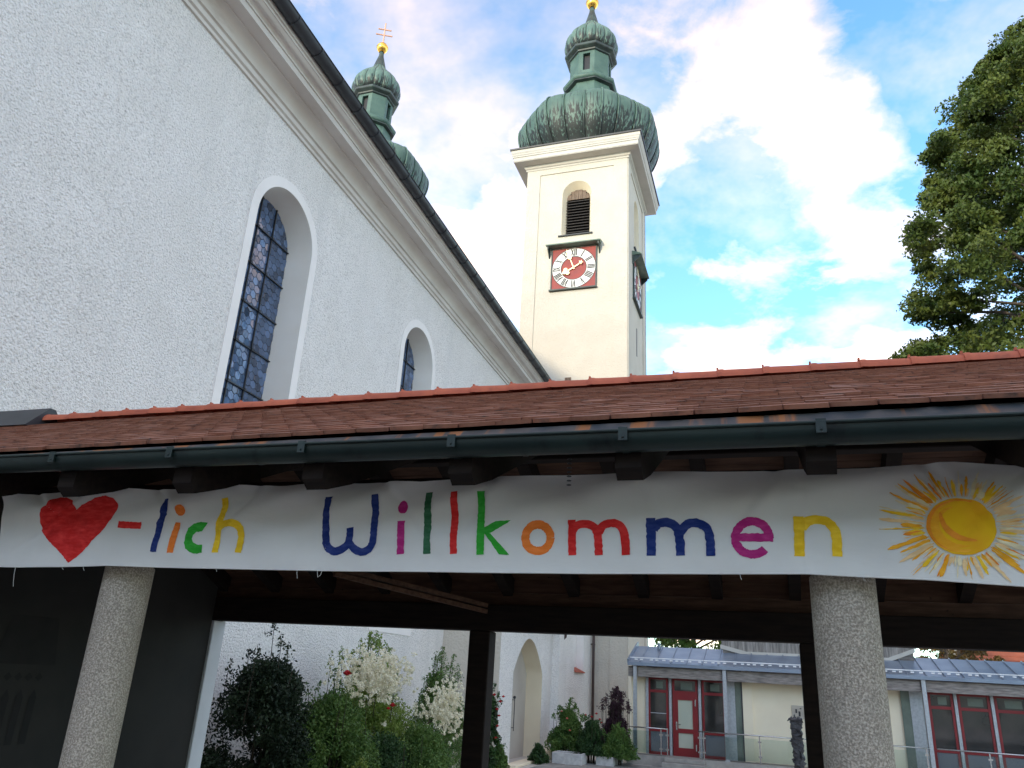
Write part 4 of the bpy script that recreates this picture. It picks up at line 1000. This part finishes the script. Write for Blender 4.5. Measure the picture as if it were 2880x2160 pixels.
# ------------------------------------------------------------------ glass-fronted pavilion at the back of the courtyard
YW, YF = 29.45, 28.95
FZ = .21
def pavilion():
    root = thing('parish_pavilion', (1.5, 30.5, GZ), 'low cream pavilion with zinc roof, grey timber fascia and red window frames', 'building')
    # plinth and walls
    G().box(-5.0, 10.5, 28.75, 34, GZ, FZ).build('plinth', root, 'stone')
    g = G()
    g.add([(-4.95, YW, FZ), (-4.42, YW, FZ), (-4.42, YW, 3.15), (-4.95, YW, 3.15)], [(0, 1, 2, 3)])
    g.build('wall', root, 'cream_smooth')
    G().box(-1.18, -.86, YW-.02, YW+.4, FZ, 3.1).build('wall', root, 'cream_smooth')
    G().box(-.86, 3.72, YW+.10, YW+.45, FZ, 3.1).build('wall', root, 'cream_smooth')
    G().add([(-4.95, YW, FZ), (-4.95, 34, FZ), (-4.95, 34, 3.4), (-4.95, YW, 3.15)], [(0, 3, 2, 1)]).build('wall', root, 'cream_smooth')
    G().box(-4.9, 10.5, 33.8, 34, FZ, 3.3).build('wall', root, 'cream_smooth')
    G().box(-4.95, 10.5, YF, 33.9, 3.08, 3.12).build('ceiling', root, 'greywood')
    # glazing
    def bay(x0, x1, kind):
        z0, z1 = FZ, 2.68; zt = 2.22; f = .075; y = YW
        fr = G()
        fr.box(x0, x0+f, y-.03, y+.05, z0, z1).box(x1-f, x1, y-.03, y+.05, z0, z1).box(x0+f, x1-f, y-.028, y+.048, z1-f, z1).box(x0+f, x1-f, y-.028, y+.048, z0, z0+.09)
        fr.box(x0+f, x1-f, y-.028, y+.048, zt-.04, zt+.05)
        if kind != 'door': fr.box(x0+f, x1-f, y-.028, y+.048, .93, 1.03)
        else:
            fr.box(x0+f, x0+f+.11, y-.036, y+.02, z0+.09, zt-.04).box(x1-f-.11, x1-f, y-.036, y+.02, z0+.09, zt-.04).box(x0+f+.11, x1-f-.11, y-.034, y+.018, .93, 1.07)
            fr.box(x0+f+.11, x1-f-.11, y-.034, y+.018, zt-.24, zt-.04).box(x0+f+.11, x1-f-.11, y-.034, y+.018, z0+.09, z0+.26)
        o = fr.build('door' if kind == 'door' else 'window', root, 'redframe')
        a, b = x0+f-.01, x1-f+.01
        def pane(za, zb, m, xa=a, xb=b, nm='pane'): G().box(xa, xb, y+.0, y+.014, za, zb).build(nm, o, m)
        pane(zt+.04, z1-f+.01, 'darkglass')
        if kind == 'door':
            pane(1.06, zt-.23, 'blind', a+.1, b-.1); pane(z0+.25, .94, 'blind', a+.1, b-.1)
            G().tube([(x0+f+.05, y-.1, 1.2), (x0+f+.2, y-.1, 1.2)], .014, 6).bar((x0+f+.055, y-.04, 1.2), (x0+f+.055, y-.1, 1.2), .02, .02).box(x0+f+.03, x0+f+.08, y-.045, y-.036, 1.02, 1.28).build('handle', o, 'chrome')
            G().box(x1-f-.03, x1-f+.01, y-.06, y-.036, 1.8, 2.02).box(x1-f-.03, x1-f+.01, y-.06, y-.036, .4, .6).build('hinge', o, 'chrome')
        else:
            pane(1.02, zt-.03, 'darkglass'); pane(z0+.08, .94, 'bluepanel')
            if kind == 'blind': G().box(a, b, y+.016, y+.03, 1.1, 1.5).build('window_blind', o, 'blind')
            if kind == 'bar': G().box(a, b, y-.003, y+.0, 1.50, 1.525).build('safety_rail', o, 'steel')
        G().box(a+.22, b-.12, y-.004, y-.001, zt+.10, z1-f-.06).build('hanging_sheet', o, 'greenglass')
    def mullion(x): G().box(x-.045, x+.045, YW-.06, YW+.06, FZ, 2.7).build('mullion', root, 'steel')
    for x0, x1, k in ((-4.36, -3.66, 'bar'), (-3.52, -2.66, 'door'), (-2.52, -1.74, 'blind')): bay(x0, x1, k)
    for x in (-4.39+.0, -3.59, -2.59): mullion(x)
    # corner light: grey panel and tall narrow glass
    G().box(-1.72, -1.42, YW-.01, YW+.05, FZ, 2.7).build('corner_panel', root, 'steel')
    G().box(-1.42, -1.20, YW+.005, YW+.04, FZ, 2.7).build('corner_glass', root, 'greenglass')
    G().box(-1.215, -1.175, YW-.03, YW+.05, FZ, 2.7).build('mullion', root, 'black_metal')
    G().box(-4.42, 10.5, YW-.0, YW+.05, 2.705, 3.1).build('lintel', root, 'greywood')
    G().box(3.72, 3.98, YW-.0, YW+.05, FZ, 2.7).build('corner_glass', root, 'greenglass'); G().box(3.98, 4.35, YW-.01, YW+.04, FZ, 2.7).build('corner_panel', root, 'steel')
    for x0, x1, k in ((4.5, 5.22, 'plain'), (5.34, 6.24, 'plain'), (6.36, 7.3, 'door'), (7.42, 8.2, 'plain'), (8.32, 9.2, 'plain'), (9.3, 10.3, 'plain')): bay(x0, x1, k if k != 'door' else 'plain')
    for x in (4.43, 5.28, 6.3, 7.36, 8.26, 9.25): mullion(x)
    # fascia timbers and posts
    px = [-4.73, -1.71, 1.32, 4.35, 7.38, 10.4]
    for a, b in zip(px[:-1], px[1:]): G().bbox(a+.075, b-.075, YF+.0, YF+.12, 2.66, 3.0, .01).build('fascia_timber', root, 'greywood')
    G().bbox(-4.98, -4.81, YF, YF+.12, 2.66, 3.0, .01).build('fascia_timber', root, 'greywood')
    G().bbox(-4.98, -4.86, YF+.13, YW+.3, 2.66, 3.0, .01).build('fascia_timber', root, 'greywood')
    for x in px:
        g = G().box(x-.06, x+.06, YF-.10, YF-.086, FZ, 3.02).box(x-.06, x+.06, YF+.0-.014, YF-.001, FZ, 3.02).box(x-.008, x+.008, YF-.086, YF-.014, FZ, 3.02).box(x-.08, x+.08, YF-.12, YF, FZ, FZ+.02)
        g.build('post', root, 'steel')
    # gutter and zinc roof with standing seams
    G().box(-4.98, 10.5, YF-.16, YF+.02, 3.02, 3.13).build('gutter', root, 'zinc')
    z = lambda y: 3.13+.30*(y-28.8)
    G().add([(-4.95, 28.80, z(28.8)), (10.5, 28.80, z(28.8)), (10.5, 30.9, z(30.9)), (-4.95, 30.9, z(30.9)), (-4.95, 28.8, 3.1), (10.5, 28.8, 3.1), (10.5, 33.9, 3.4), (-4.95, 33.9, 3.4)], [(0, 1, 2, 3), (0, 4, 5, 1), (3, 2, 6, 7), (0, 3, 7, 4)])
    rf = G().add([(-4.95, 28.80, z(28.8)), (10.5, 28.80, z(28.8)), (10.5, 30.9, z(30.9)), (-4.95, 30.9, z(30.9)), (-4.95, 28.8, 3.1), (10.5, 28.8, 3.1), (10.5, 33.9, 3.4), (-4.95, 33.9, 3.4)], [(0, 1, 2, 3), (0, 4, 5, 1), (3, 2, 6, 7)]).build('roof', root, 'zinc')
    sd = G().bar((0, 28.8, z(28.8)+.014), (0, 30.9, z(30.9)+.014), .03, .05).data('seam', 'zinc')
    x = -4.55
    while x < 10.4: inst('seam', rf, sd, (x, 0, 0)); x += .53
    G().bar((-4.96, 28.76, z(28.76)+.04), (-4.96, 31.0, z(31)+.06), .05, .14).build('verge', rf, 'zinc')
    G().tube([(-4.1, 30.5, z(30.5)), (-4.1, 30.5, z(30.5)+.18)], .06, 8).tube([(-4.1, 30.5, z(30.5)+.18), (-4.1, 30.5, z(30.5)+.22)], .085, 8).build('vent', rf, 'zinc')
    gd = G().bar((-4.93, 29.0, z(29)+.10), (10.45, 29.0, z(29)+.10), .025, .03)
    gd.build('snow_guard_rail', rf, 'whiteblock')
    cd = G().box(-.05, .05, -.02, .02, -.03, .012).data('snow_guard_clip', 'whiteblock')
    x = -4.7
    while x < 10.4: inst('snow_guard_clip', rf, cd, (x, 28.93, z(28.93)+.07)); x += rnd.choice([.19, .34, .25])
    # timber-clad upper storey behind the roof
    Yc = 30.45
    def edge(x):
        if x < -1.0: return 3.66+(-1.0-x)*.24
        if x > 3.6: return 3.66+(x-3.6)*.40
        return 3.66
    up = G().box(-1.82, 4.4, Yc+.03, 34, 3.62, 6).build('upper_storey', root, 'greywood')
    x = -1.86
    while x < 4.4:
        w_ = .145; zb = edge(x+.07)+rnd.uniform(.01, .03); G().box(x, x+w_-.008, Yc, Yc+.025, zb, 6).build('cladding_board', up, 'clad'); x += w_
    fl = [(-1.9, edge(-1.9)-.0), (-1.0, 3.66), (3.6, 3.66), (4.45, edge(4.45))]
    g = G()
    for (a, za), (b, zb) in zip(fl[:-1], fl[1:]): g.add([(a, Yc-.03, za-.10), (b, Yc-.03, zb-.10), (b, Yc-.03, zb+.04), (a, Yc-.03, za+.04), (a, Yc+.05, za+.04), (b, Yc+.05, zb+.04)], [(0, 1, 2, 3), (3, 2, 5, 4)])
    g.build('flashing', up, 'tower_white')
    # entrance steps
    G().bbox(-3.75, -2.35, 28.1, 28.74, GZ, .08, .012).build('step', root, 'stone'); G().bbox(-3.7, -2.4, 28.42, 28.74, .082, .205, .012).build('step', root, 'stone')
pavilion()
def railings():
    Y = 28.84
    def rail(x0, x1, label, posts, ext=None):
        root = thing('glass_railing', ((x0+x1)/2, Y, FZ), label, 'railing', 'glass railings in front of the pavilion')
        G().tube([(x0, Y-.03, 1.05), (x1, Y-.03, 1.05)], .021, 8).build('handrail', root, 'chrome', True)
        for x in posts:
            g = G().box(x-.02, x+.02, Y-.02, Y+.02, FZ-.12, 1.04).tube([(x, Y, 1.0), (x, Y-.03, 1.05)], .008, 5)
            for z in (.42, .86): g.box(x-.06, x+.06, Y-.03, Y+.012, z-.025, z+.025)
            g.build('post', root, 'chrome')
        ps = sorted(set([x0]+list(posts)+[x1]))
        for a, b in zip(ps[:-1], ps[1:]):
            if b-a > .2: G().box(a+.04, b-.04, Y-.006, Y+.004, .28, .95).build('glass_pane', root, 'railglass')
    rail(-4.95, -3.62, 'short glass railing left of the red pavilion door', (-3.85, -3.64))
    rail(-2.62, 1.26, 'glass railing right of the red pavilion door, running along the cream wall', (-2.58, -2.45, -.68))
    rail(1.4, 4.3, 'glass railing seen just right of the big concrete column', (2.9, 4.2))
    rail(4.5, 10.2, 'glass railing along the red windows at the right edge', (5.9, 7.4, 8.9))
railings()
def small_things():
    # wall plaque
    r = thing('wall_plaque', (.56, YW+.09, 1.6), 'small pale plaque with dark figure marks on the cream pavilion wall', 'plaque')
    p = G().bbox(.38, .76, YW+.06, YW+.098, 1.62, 2.03, .006).build('slab', r, 'plaque')
    g = G()
    for x, z, w, h in ((.52, 1.86, .05, .12), (.62, 1.78, .06, .15), (.45, 1.72, .04, .06), (.66, 1.94, .05, .03), (.57, 1.68, .09, .025)): g.box(x-w/2, x+w/2, YW+.045, YW+.0595, z-h/2, z+h/2)
    g.build('figure_marks', p, 'sculpt')
    # charred carved stele
    bm = bmesh.new(); bmesh.ops.create_cube(bm, size=1)
    for v in bm.verts: v.co = Vector((.335+v.co.x*.20, 20.+v.co.y*.2, .9+v.co.z*2.0))
    bmesh.ops.subdivide_edges(bm, edges=bm.edges[:], cuts=2, use_grid_fill=True)
    bmesh.ops.subdivide_edges(bm, edges=[e for e in bm.edges if abs(e.verts[0].co.z-e.verts[1].co.z) > .3], cuts=11, use_grid_fill=True)
    rr = random.Random(3)
    for v in bm.verts:
        if v.co.z > .95:
            k = .025 if v.co.z < 1.85 else .05
            v.co += Vector((rr.gauss(0, k), rr.gauss(0, k), rr.gauss(0, k*.8)))
        else: v.co += Vector((rr.gauss(0, .006), rr.gauss(0, .006), 0))
    bmesh.ops.triangulate(bm, faces=bm.faces[:])
    me = bpy.data.meshes.new('carved_stele'); bm.to_mesh(me); bm.free(); me.materials.append(MT['sculpt'])
    r = thing('carved_stele', (.335, 20., GZ), 'dark charred wooden stele with a knotty carved top beside the round column', 'sculpture')
    o = bpy.data.objects.new('shaft', me); link(o, r, inv_of(r))
    g = G()
    for k in range(16):
        a, z = rr.uniform(0, 6.28), rr.uniform(1.15, 1.9); g.ball((.335+.10*math.cos(a), 20+.10*math.sin(a), z), rr.uniform(.02, .045), 4)
    g.build('carved_knots', r, 'sculpt', True)
    # granite troughs
    def trough(x0, x1, y0, y1, h, label):
        r = thing('planter_trough', ((x0+x1)/2, (y0+y1)/2, GZ), label, 'planter', 'granite planter troughs')
        g = G(); t = .07
        g.bbox(x0, x1, y0, y0+t, GZ, GZ+h, .012).bbox(x0, x1, y1-t, y1, GZ, GZ+h, .012).bbox(x0, x0+t, y0+t, y1-t, GZ, GZ+h-.002, .012).bbox(x1-t, x1, y0+t, y1-t, GZ, GZ+h-.002, .012)
        g.build('trough', r, 'granite'); G().box(x0+t, x1-t, y0+t, y1-t, GZ, GZ+h-.05).build('soil', r, 'bark')
    trough(-6.95, -5.98, 26.3, 27.0, .36, 'grey granite trough beside the arched annex door')
    trough(-5.66, -5.10, 26.9, 28.6, .30, 'long grey granite trough running towards the pavilion steps')
small_things()

# ================================================================== VEGETATION
def clumps_tree(name, base, label, h, crown, nclump, nleaf, leaf, lm, seed, csize, group='trees', trunk_r=.4, xbias=None):
    """crown: fn(t in 0..1 up, angle) -> radius; layered leaf clumps on limbs"""
    rg = np.random.default_rng(seed); r2 = random.Random(seed)
    root = thing(name, base, label, 'tree', group); bx, by, bz = base
    g = G(); pts = [(bx+.02*h*math.sin(i*1.1)*(i/8), by+.015*h*math.cos(i*.9)*(i/8), bz+h*.93*i/8) for i in range(9)]
    g.tube(pts, [trunk_r*(1-.9*i/8)+.02 for i in range(9)], 10); limbs = G(); C = []
    for k in range(nclump):
        t = (k+.5)/nclump; t = .10+.9*t**.9; a = k*2.39996+r2.uniform(-.5, .5)
        rad = crown(t, a)*math.sqrt(r2.uniform(.3, 1)); z = bz+h*(.16+.84*t)+r2.gauss(0, .25)
        c = Vector((bx+rad*math.cos(a), by+rad*math.sin(a), z)); C.append((c, csize*r2.uniform(.7, 1.35)*(1-.35*t)))
        if k % 2 == 0:
            zi = min(.92*h, (z-bz)-.35*rad); s = Vector((bx, by, bz+max(.1*h, zi))); mid = s.lerp(c, .55)+Vector((0, 0, .10*rad))
            limbs.tube([s, mid, c], [trunk_r*.28*(1-t*.6)+.02, trunk_r*.15*(1-t*.5)+.015, .018], 5)
    g.build('trunk', root, 'bark', True); limbs.build('limbs', root, 'bark', True)
    cs = []
    per = nleaf//len(C)
    for c, s in C:
        # each clump is made of several flat sprays that overlap like shingles
        nsp = 9; m = max(4, per//nsp)
        for q in range(nsp):
            o = rg.normal(size=3); o *= np.array([1, 1, .62])*s*r2.uniform(.25, .8)/np.linalg.norm(o); ss = s*r2.uniform(.34, .52)
            d = rg.normal(size=(m, 3)); d /= np.linalg.norm(d, axis=1)[:, None]; d *= (ss*rg.random(m)**.45)[:, None]*np.array([1, 1, .5])
            d[:, 2] -= .45*(d[:, 0]**2+d[:, 1]**2)/max(ss, .01)
            cs.append(np.array(c)+o+d)
    cs = np.concatenate(cs); fast_quads('crown', root, leaf_quads(cs, np.full(len(cs), leaf), rg, .55), lm)
    return root
def big_crown(t, a):
    # broad below, tapering with lobes to a narrow top
    prof = np.interp(t, [0, .2, .4, .5, .57, .645, .72, .82, .92, 1.0], [6.5, 8.0, 7.9, 7.5, 6.9, 5.9, 6.2, 4.7, 3.0, .6])
    return float(prof)*(1+.05*math.sin(3*a+5*t)+.04*math.sin(5*a-9*t))
clumps_tree('broadleaf_tree', (12.45, 31.5, GZ), 'tall broadleaf tree with layered green crown at the right edge, above the porch ridge', 29.5, big_crown, 330, 400000, .165, 'tree_leaf', 6, 1.55, trunk_r=.5)
rnd_crown = lambda r: (lambda t, a: r*math.sin(math.pi*min(1, .12+.86*t))**.7*(1+.12*math.sin(3*a+2)))
clumps_tree('broadleaf_tree', (-4.3, 47, GZ), 'green tree showing between the tower foot and the timber-clad storey', 11.5, rnd_crown(3.1), 60, 16000, .24, 'tree_leaf2', 9, 1.2, trunk_r=.2)
clumps_tree('larch_tree', (8.2, 46, GZ), 'dark thin-leaved tree behind the zinc roof, left of the red roof', 9.5, rnd_crown(2.0), 34, 6000, .2, 'brown_leaf', 14, .8, trunk_r=.16)
clumps_tree('larch_tree', (9.9, 52, GZ), 'russet brown tree close to the red-tiled roof', 9.0, rnd_crown(1.7), 40, 9000, .2, 'brown_leaf', 15, .9, trunk_r=.16)

def shrub(name, label, cx, cy, rx, ry, h, lm, n, leaf, seed, group, sprigs=10, blossoms=0, bl_c=None, roses=(), shape=.55, rosem='rose', zmin=.03):
    rg = np.random.default_rng(seed); r2 = random.Random(seed)
    root = thing(name, (cx, cy, GZ), label, 'shrub', group)
    st = G()
    for k in range(9):
        a = r2.uniform(0, 6.28); q = r2.uniform(.1, .5)
        st.tube([(cx+.1*math.cos(a), cy+.1*math.sin(a), GZ), (cx+rx*q*.5*math.cos(a), cy+ry*q*.5*math.sin(a), GZ+h*.4), (cx+rx*q*math.cos(a), cy+ry*q*math.sin(a), GZ+h*r2.uniform(.6, .85))], [.022, .014, .006], 5)
    # lumpy shell volume
    lumps = []
    for k in range(95):
        a = r2.uniform(0, 6.28); t = r2.uniform(.02, .97)**.85; prof = math.sin(math.pi*(shape*.25+(1-shape*.25)*.97*t)**shape)
        q = math.sqrt(r2.uniform(.25, 1.))*max(.15, prof)
        lumps.append((cx+rx*q*math.cos(a)*.82, cy+ry*q*math.sin(a)*.82, GZ+h*(.06+.80*t), r2.uniform(.15, .27)*(rx+ry)/2))
    per = n//len(lumps); cs = []; outs = []
    for x, y, z, s in lumps:
        d = rg.normal(size=(per, 3)); d /= np.linalg.norm(d, axis=1)[:, None]; rr = s*(.55+.5*rg.random(per))[:, None]
        p = np.array([x, y, z])+d*rr*np.array([1, 1, .95]); cs.append(p); outs.append(d)
    # sprigs standing out of the outline
    for k in range(sprigs):
        a = r2.uniform(0, 6.28); q = r2.uniform(.0, .75); x = cx+rx*q*math.cos(a); y = cy+ry*q*math.sin(a); z0 = GZ+h*(.98-.35*q); L = r2.uniform(.08, .24)*h*.7; lx, ly = r2.gauss(0, .22), r2.gauss(0, .22)
        p1 = (x+lx*L, y+ly*L, z0+L); st.tube([(x, y, z0-.25*h), (x+.4*lx*L, y+.4*ly*L, z0+.5*L), p1], [.008, .005, .002], 4)
        m = 46; tt = rg.random(m); p = np.stack([x+lx*L*tt, y+ly*L*tt, z0+L*tt], 1)+rg.normal(size=(m, 3))*np.array([.035, .035, .02])*(1.3-tt)[:, None]*1.6
        cs.append(p); outs.append(rg.normal(size=(m, 3))*.4+np.array([0, 0, .6]))
    st.build('stems', root, 'stem')
    cs = np.concatenate(cs); outs = np.concatenate(outs); keep = cs[:, 2] > GZ+zmin
    fast_quads('foliage', root, leaf_quads(cs[keep], np.full(keep.sum(), leaf), rg, .15, outs[keep], .5), lm)
    if blossoms:
        bx, by, bz, sx, sy, sz = bl_c; bl = []
        for k in range(blossoms):
            d = rg.normal(size=3)*np.array([sx, sy, sz])*.55; c = np.array([bx, by, bz])+d
            m = 26; e = rg.normal(size=(m, 3)); e /= np.linalg.norm(e, axis=1)[:, None]; bl.append(c+e*(r2.uniform(.03, .065)*rg.random(m)**.4)[:, None])
        bl = np.concatenate(bl); fast_quads('blossoms', root, leaf_quads(bl, np.full(len(bl), .034), rg, -.6, None, .95), 'blossom', kind='stuff')
    for (x, y, z, s) in roses:
        g = G()
        for q in range(9):
            a = q*2.4; rr_ = s*(.15+.075*q); t = .9-.1*q
            w = [Vector((math.cos(a+o)*rr_*k2, math.sin(a+o)*rr_*k2, s*(zz))) for o, k2, zz in ((-.7, .8, -.25), (.7, .8, -.25), (.75, 1.05, .25*t), (0, 1.25, .38*t), (-.75, 1.05, .25*t))]
            g.add([(x+v.x, y+v.y, z+v.z) for v in w], [(0, 1, 2, 3, 4)])
        g.ball((x, y, z), s*.45, 4); g.build('rose_bloom', root, rosem)
    return root
GA = 'shrubs along the nave wall'; GB = 'bushes in front of the chapel wall'
shrub('conifer_shrub', 'tall dark conifer shrub beside the pale pier under the porch', -8.3, 12.3, 1.15, 1.55, 2.95, 'dark_leaf', 44000, .062, 21, GA, 7, shape=.62)
shrub('flowering_shrub', 'large bright green shrub with a cream blossom cloud and two red roses', -8.35, 16.1, 1.1, 2.0, 3.1, 'lime_leaf', 38000, .058, 22, GA, 20, 480, (-7.5, 14.75, 2.28, .28, 1.15, .42), [(-7.2, 13.0, 2.32, .11), (-7.1, 14.75, 1.78, .09), (-7.12, 14.62, 1.72, .06)], shape=.55)
shrub('leafy_shrub', 'yellow green leafy shrub right of the dark conifer, below the blossom', -7.65, 13.4, .95, 1.95, 2.2, 'mid_leaf', 42000, .058, 23, GA, 10, shape=.5)
shrub('flowering_shrub', 'narrow shrub covered in cream blossom just left of the dark timber post', -8.35, 20.0, .9, 1.5, 2.85, 'mid_leaf', 24000, .056, 24, GA, 18, 380, (-7.55, 18.6, 1.62, .28, .95, .55), shape=.55)
shrub('low_bush', 'rounded low green bush in front of the two blossoming shrubs', -7.1, 16.4, .85, 1.7, 1.5, 'mid_leaf', 32000, .052, 25, GA, 6, shape=.45)
shrub('low_bush', 'small yellow green bush low down right of the conifer', -6.7, 12.9, .65, .8, 1.0, 'lime_leaf', 12000, .05, 26, GA, 4, shape=.45)
shrub('low_bush', 'deep green bush filling the bed below the blossoms', -7.5, 15.4, .8, 1.8, 1.35, 'deep_leaf', 24000, .055, 31, GA, 4, shape=.45)
rp = [(-7.62, 22.3, 1.92, .08), (-7.5, 22.5, 1.75, .09), (-7.52, 22.3, 1.55, .08), (-7.5, 22.45, 1.38, .07), (-7.5, 22.35, 1.12, .08), (-7.52, 22.3, .82, .08), (-7.45, 22.6, 1.88, .07)]
shrub('climbing_rose', 'climbing rose with red blooms right of the dark timber post', -7.75, 22.4, .34, .5, 2.3, 'deep_leaf', 6500, .075, 27, GA, 3, 0, None, rp, shape=.7)
shrub('low_bush', 'small green bush at the foot of the climbing rose', -7.5, 22.6, .36, .45, .8, 'mid_leaf', 7000, .05, 32, GA, 2, shape=.45)
shrub('leafy_shrub', 'green shrub with pale red flowers right of the arched door', -6.75, 27.6, .85, .8, 1.75, 'mid_leaf', 20000, .07, 28, GB, 16, 0, None, [(-6.6, 26.75, 1.25, .06), (-6.5, 26.75, .9, .06), (-6.8, 26.8, 1.45, .05)], shape=.5, rosem='pinkrose', zmin=.3)
shrub('low_bush', 'dense round green bush in the middle of the troughs', -5.9, 27.3, .9, .7, 1.4, 'deep_leaf', 24000, .062, 29, GB, 6, 0, None, [(-5.75, 26.6, 1.36, .07), (-5.6, 26.6, 1.46, .07), (-5.5, 26.65, 1.3, .06), (-5.95, 26.6, 1.4, .06), (-5.45, 26.7, 1.2, .05)], shape=.45, zmin=.3)
shrub('low_bush', 'spreading green bush hanging over the long trough', -5.05, 27.4, .85, .8, 1.2, 'mid_leaf', 22000, .065, 30, GB, 8, shape=.45, zmin=.26)
shrub('purple_shrub', 'dark purple bushy shrub in front of the tower foot', -5.3, 28.3, .72, .6, 2.2, 'purple_leaf', 20000, .062, 33, GB, 40, shape=.42)
shrub('low_bush', 'low deep green bush at the foot of the annex wall', -7.3, 26.0, .45, .3, .6, 'deep_leaf', 7000, .06, 34, GB, 2, shape=.45)

# ================================================================== OTHER HOUSES
def house(name, label, x0, x1, y0, y1, h, rh, axis, wm, rm, wins=()):
    root = thing(name, ((x0+x1)/2, (y0+y1)/2, GZ), label, 'house')
    g = G().box(x0, x1, y0, y1, GZ, h)
    o = .5
    if axis == 'x':
        m = (y0+y1)/2; g.add([(x0, y0, h), (x0, y1, h), (x0, m, h+rh)], [(0, 1, 2)]).add([(x1, y0, h), (x1, y1, h), (x1, m, h+rh)], [(2, 1, 0)])
        r = G().add([(x0-o, y0-o, h-.25), (x1+o, y0-o, h-.25), (x1+o, m, h+rh), (x0-o, m, h+rh), (x1+o, y1+o, h-.25), (x0-o, y1+o, h-.25)], [(0, 1, 2, 3), (3, 2, 4, 5)])
    else:
        m = (x0+x1)/2; g.add([(x0, y0, h), (x1, y0, h), (m, y0, h+rh)], [(0, 1, 2)]).add([(x0, y1, h), (x1, y1, h), (m, y1, h+rh)], [(2, 1, 0)])
        r = G().add([(x0-o, y0-o, h-.25), (x0-o, y1+o, h-.25), (m, y1+o, h+rh), (m, y0-o, h+rh), (x1+o, y1+o, h-.25), (x1+o, y0-o, h-.25)], [(0, 1, 2, 3), (3, 2, 4, 5)])
    g.build('wall', root, wm); rf = r.build('roof', root, rm)
    for (x, z, w, hh) in wins:
        y = y1 if name == 'shade_house' else y0; s = 1 if name == 'shade_house' else -1
        wo = G().box(x-w/2, x+w/2, min(y, y+s*.04), max(y, y+s*.04), z, z+hh).build('window', root, 'tower_white')
        G().box(x-w/2+.08, x+w/2-.08, min(y+s*.041, y+s*.05), max(y+s*.041, y+s*.05), z+.08, z+hh-.08).build('pane', wo, 'darkglass')
    return rf
rf = house('tiled_house', 'orange-red tiled house roof beyond the zinc roof at the right edge', 12.0, 24, 60, 68, 5.0, 3.6, 'x', 'house', 'hroof')
g = G()
for i in range(13): z = 4.75+i*.295; y = 59.5+i*.365; g.bar((11.5, y, z+.03), (24.5, y, z+.03), .05, .05)
g.build('tile_course', rf, 'hroof')
# added unseen block behind the viewer, put in to shade the porch and courtyard
house('shade_house', 'tall plain apartment house added out of view behind the viewer to cast shade', -48, 34, -58, -44, 18.0, 6.0, 'x', 'house', 'hroof_dark', [(-45+i*4.2, z, 1.2, 1.6) for i in range(19) for z in (1, 4.2, 7.4, 10.6, 13.8)])
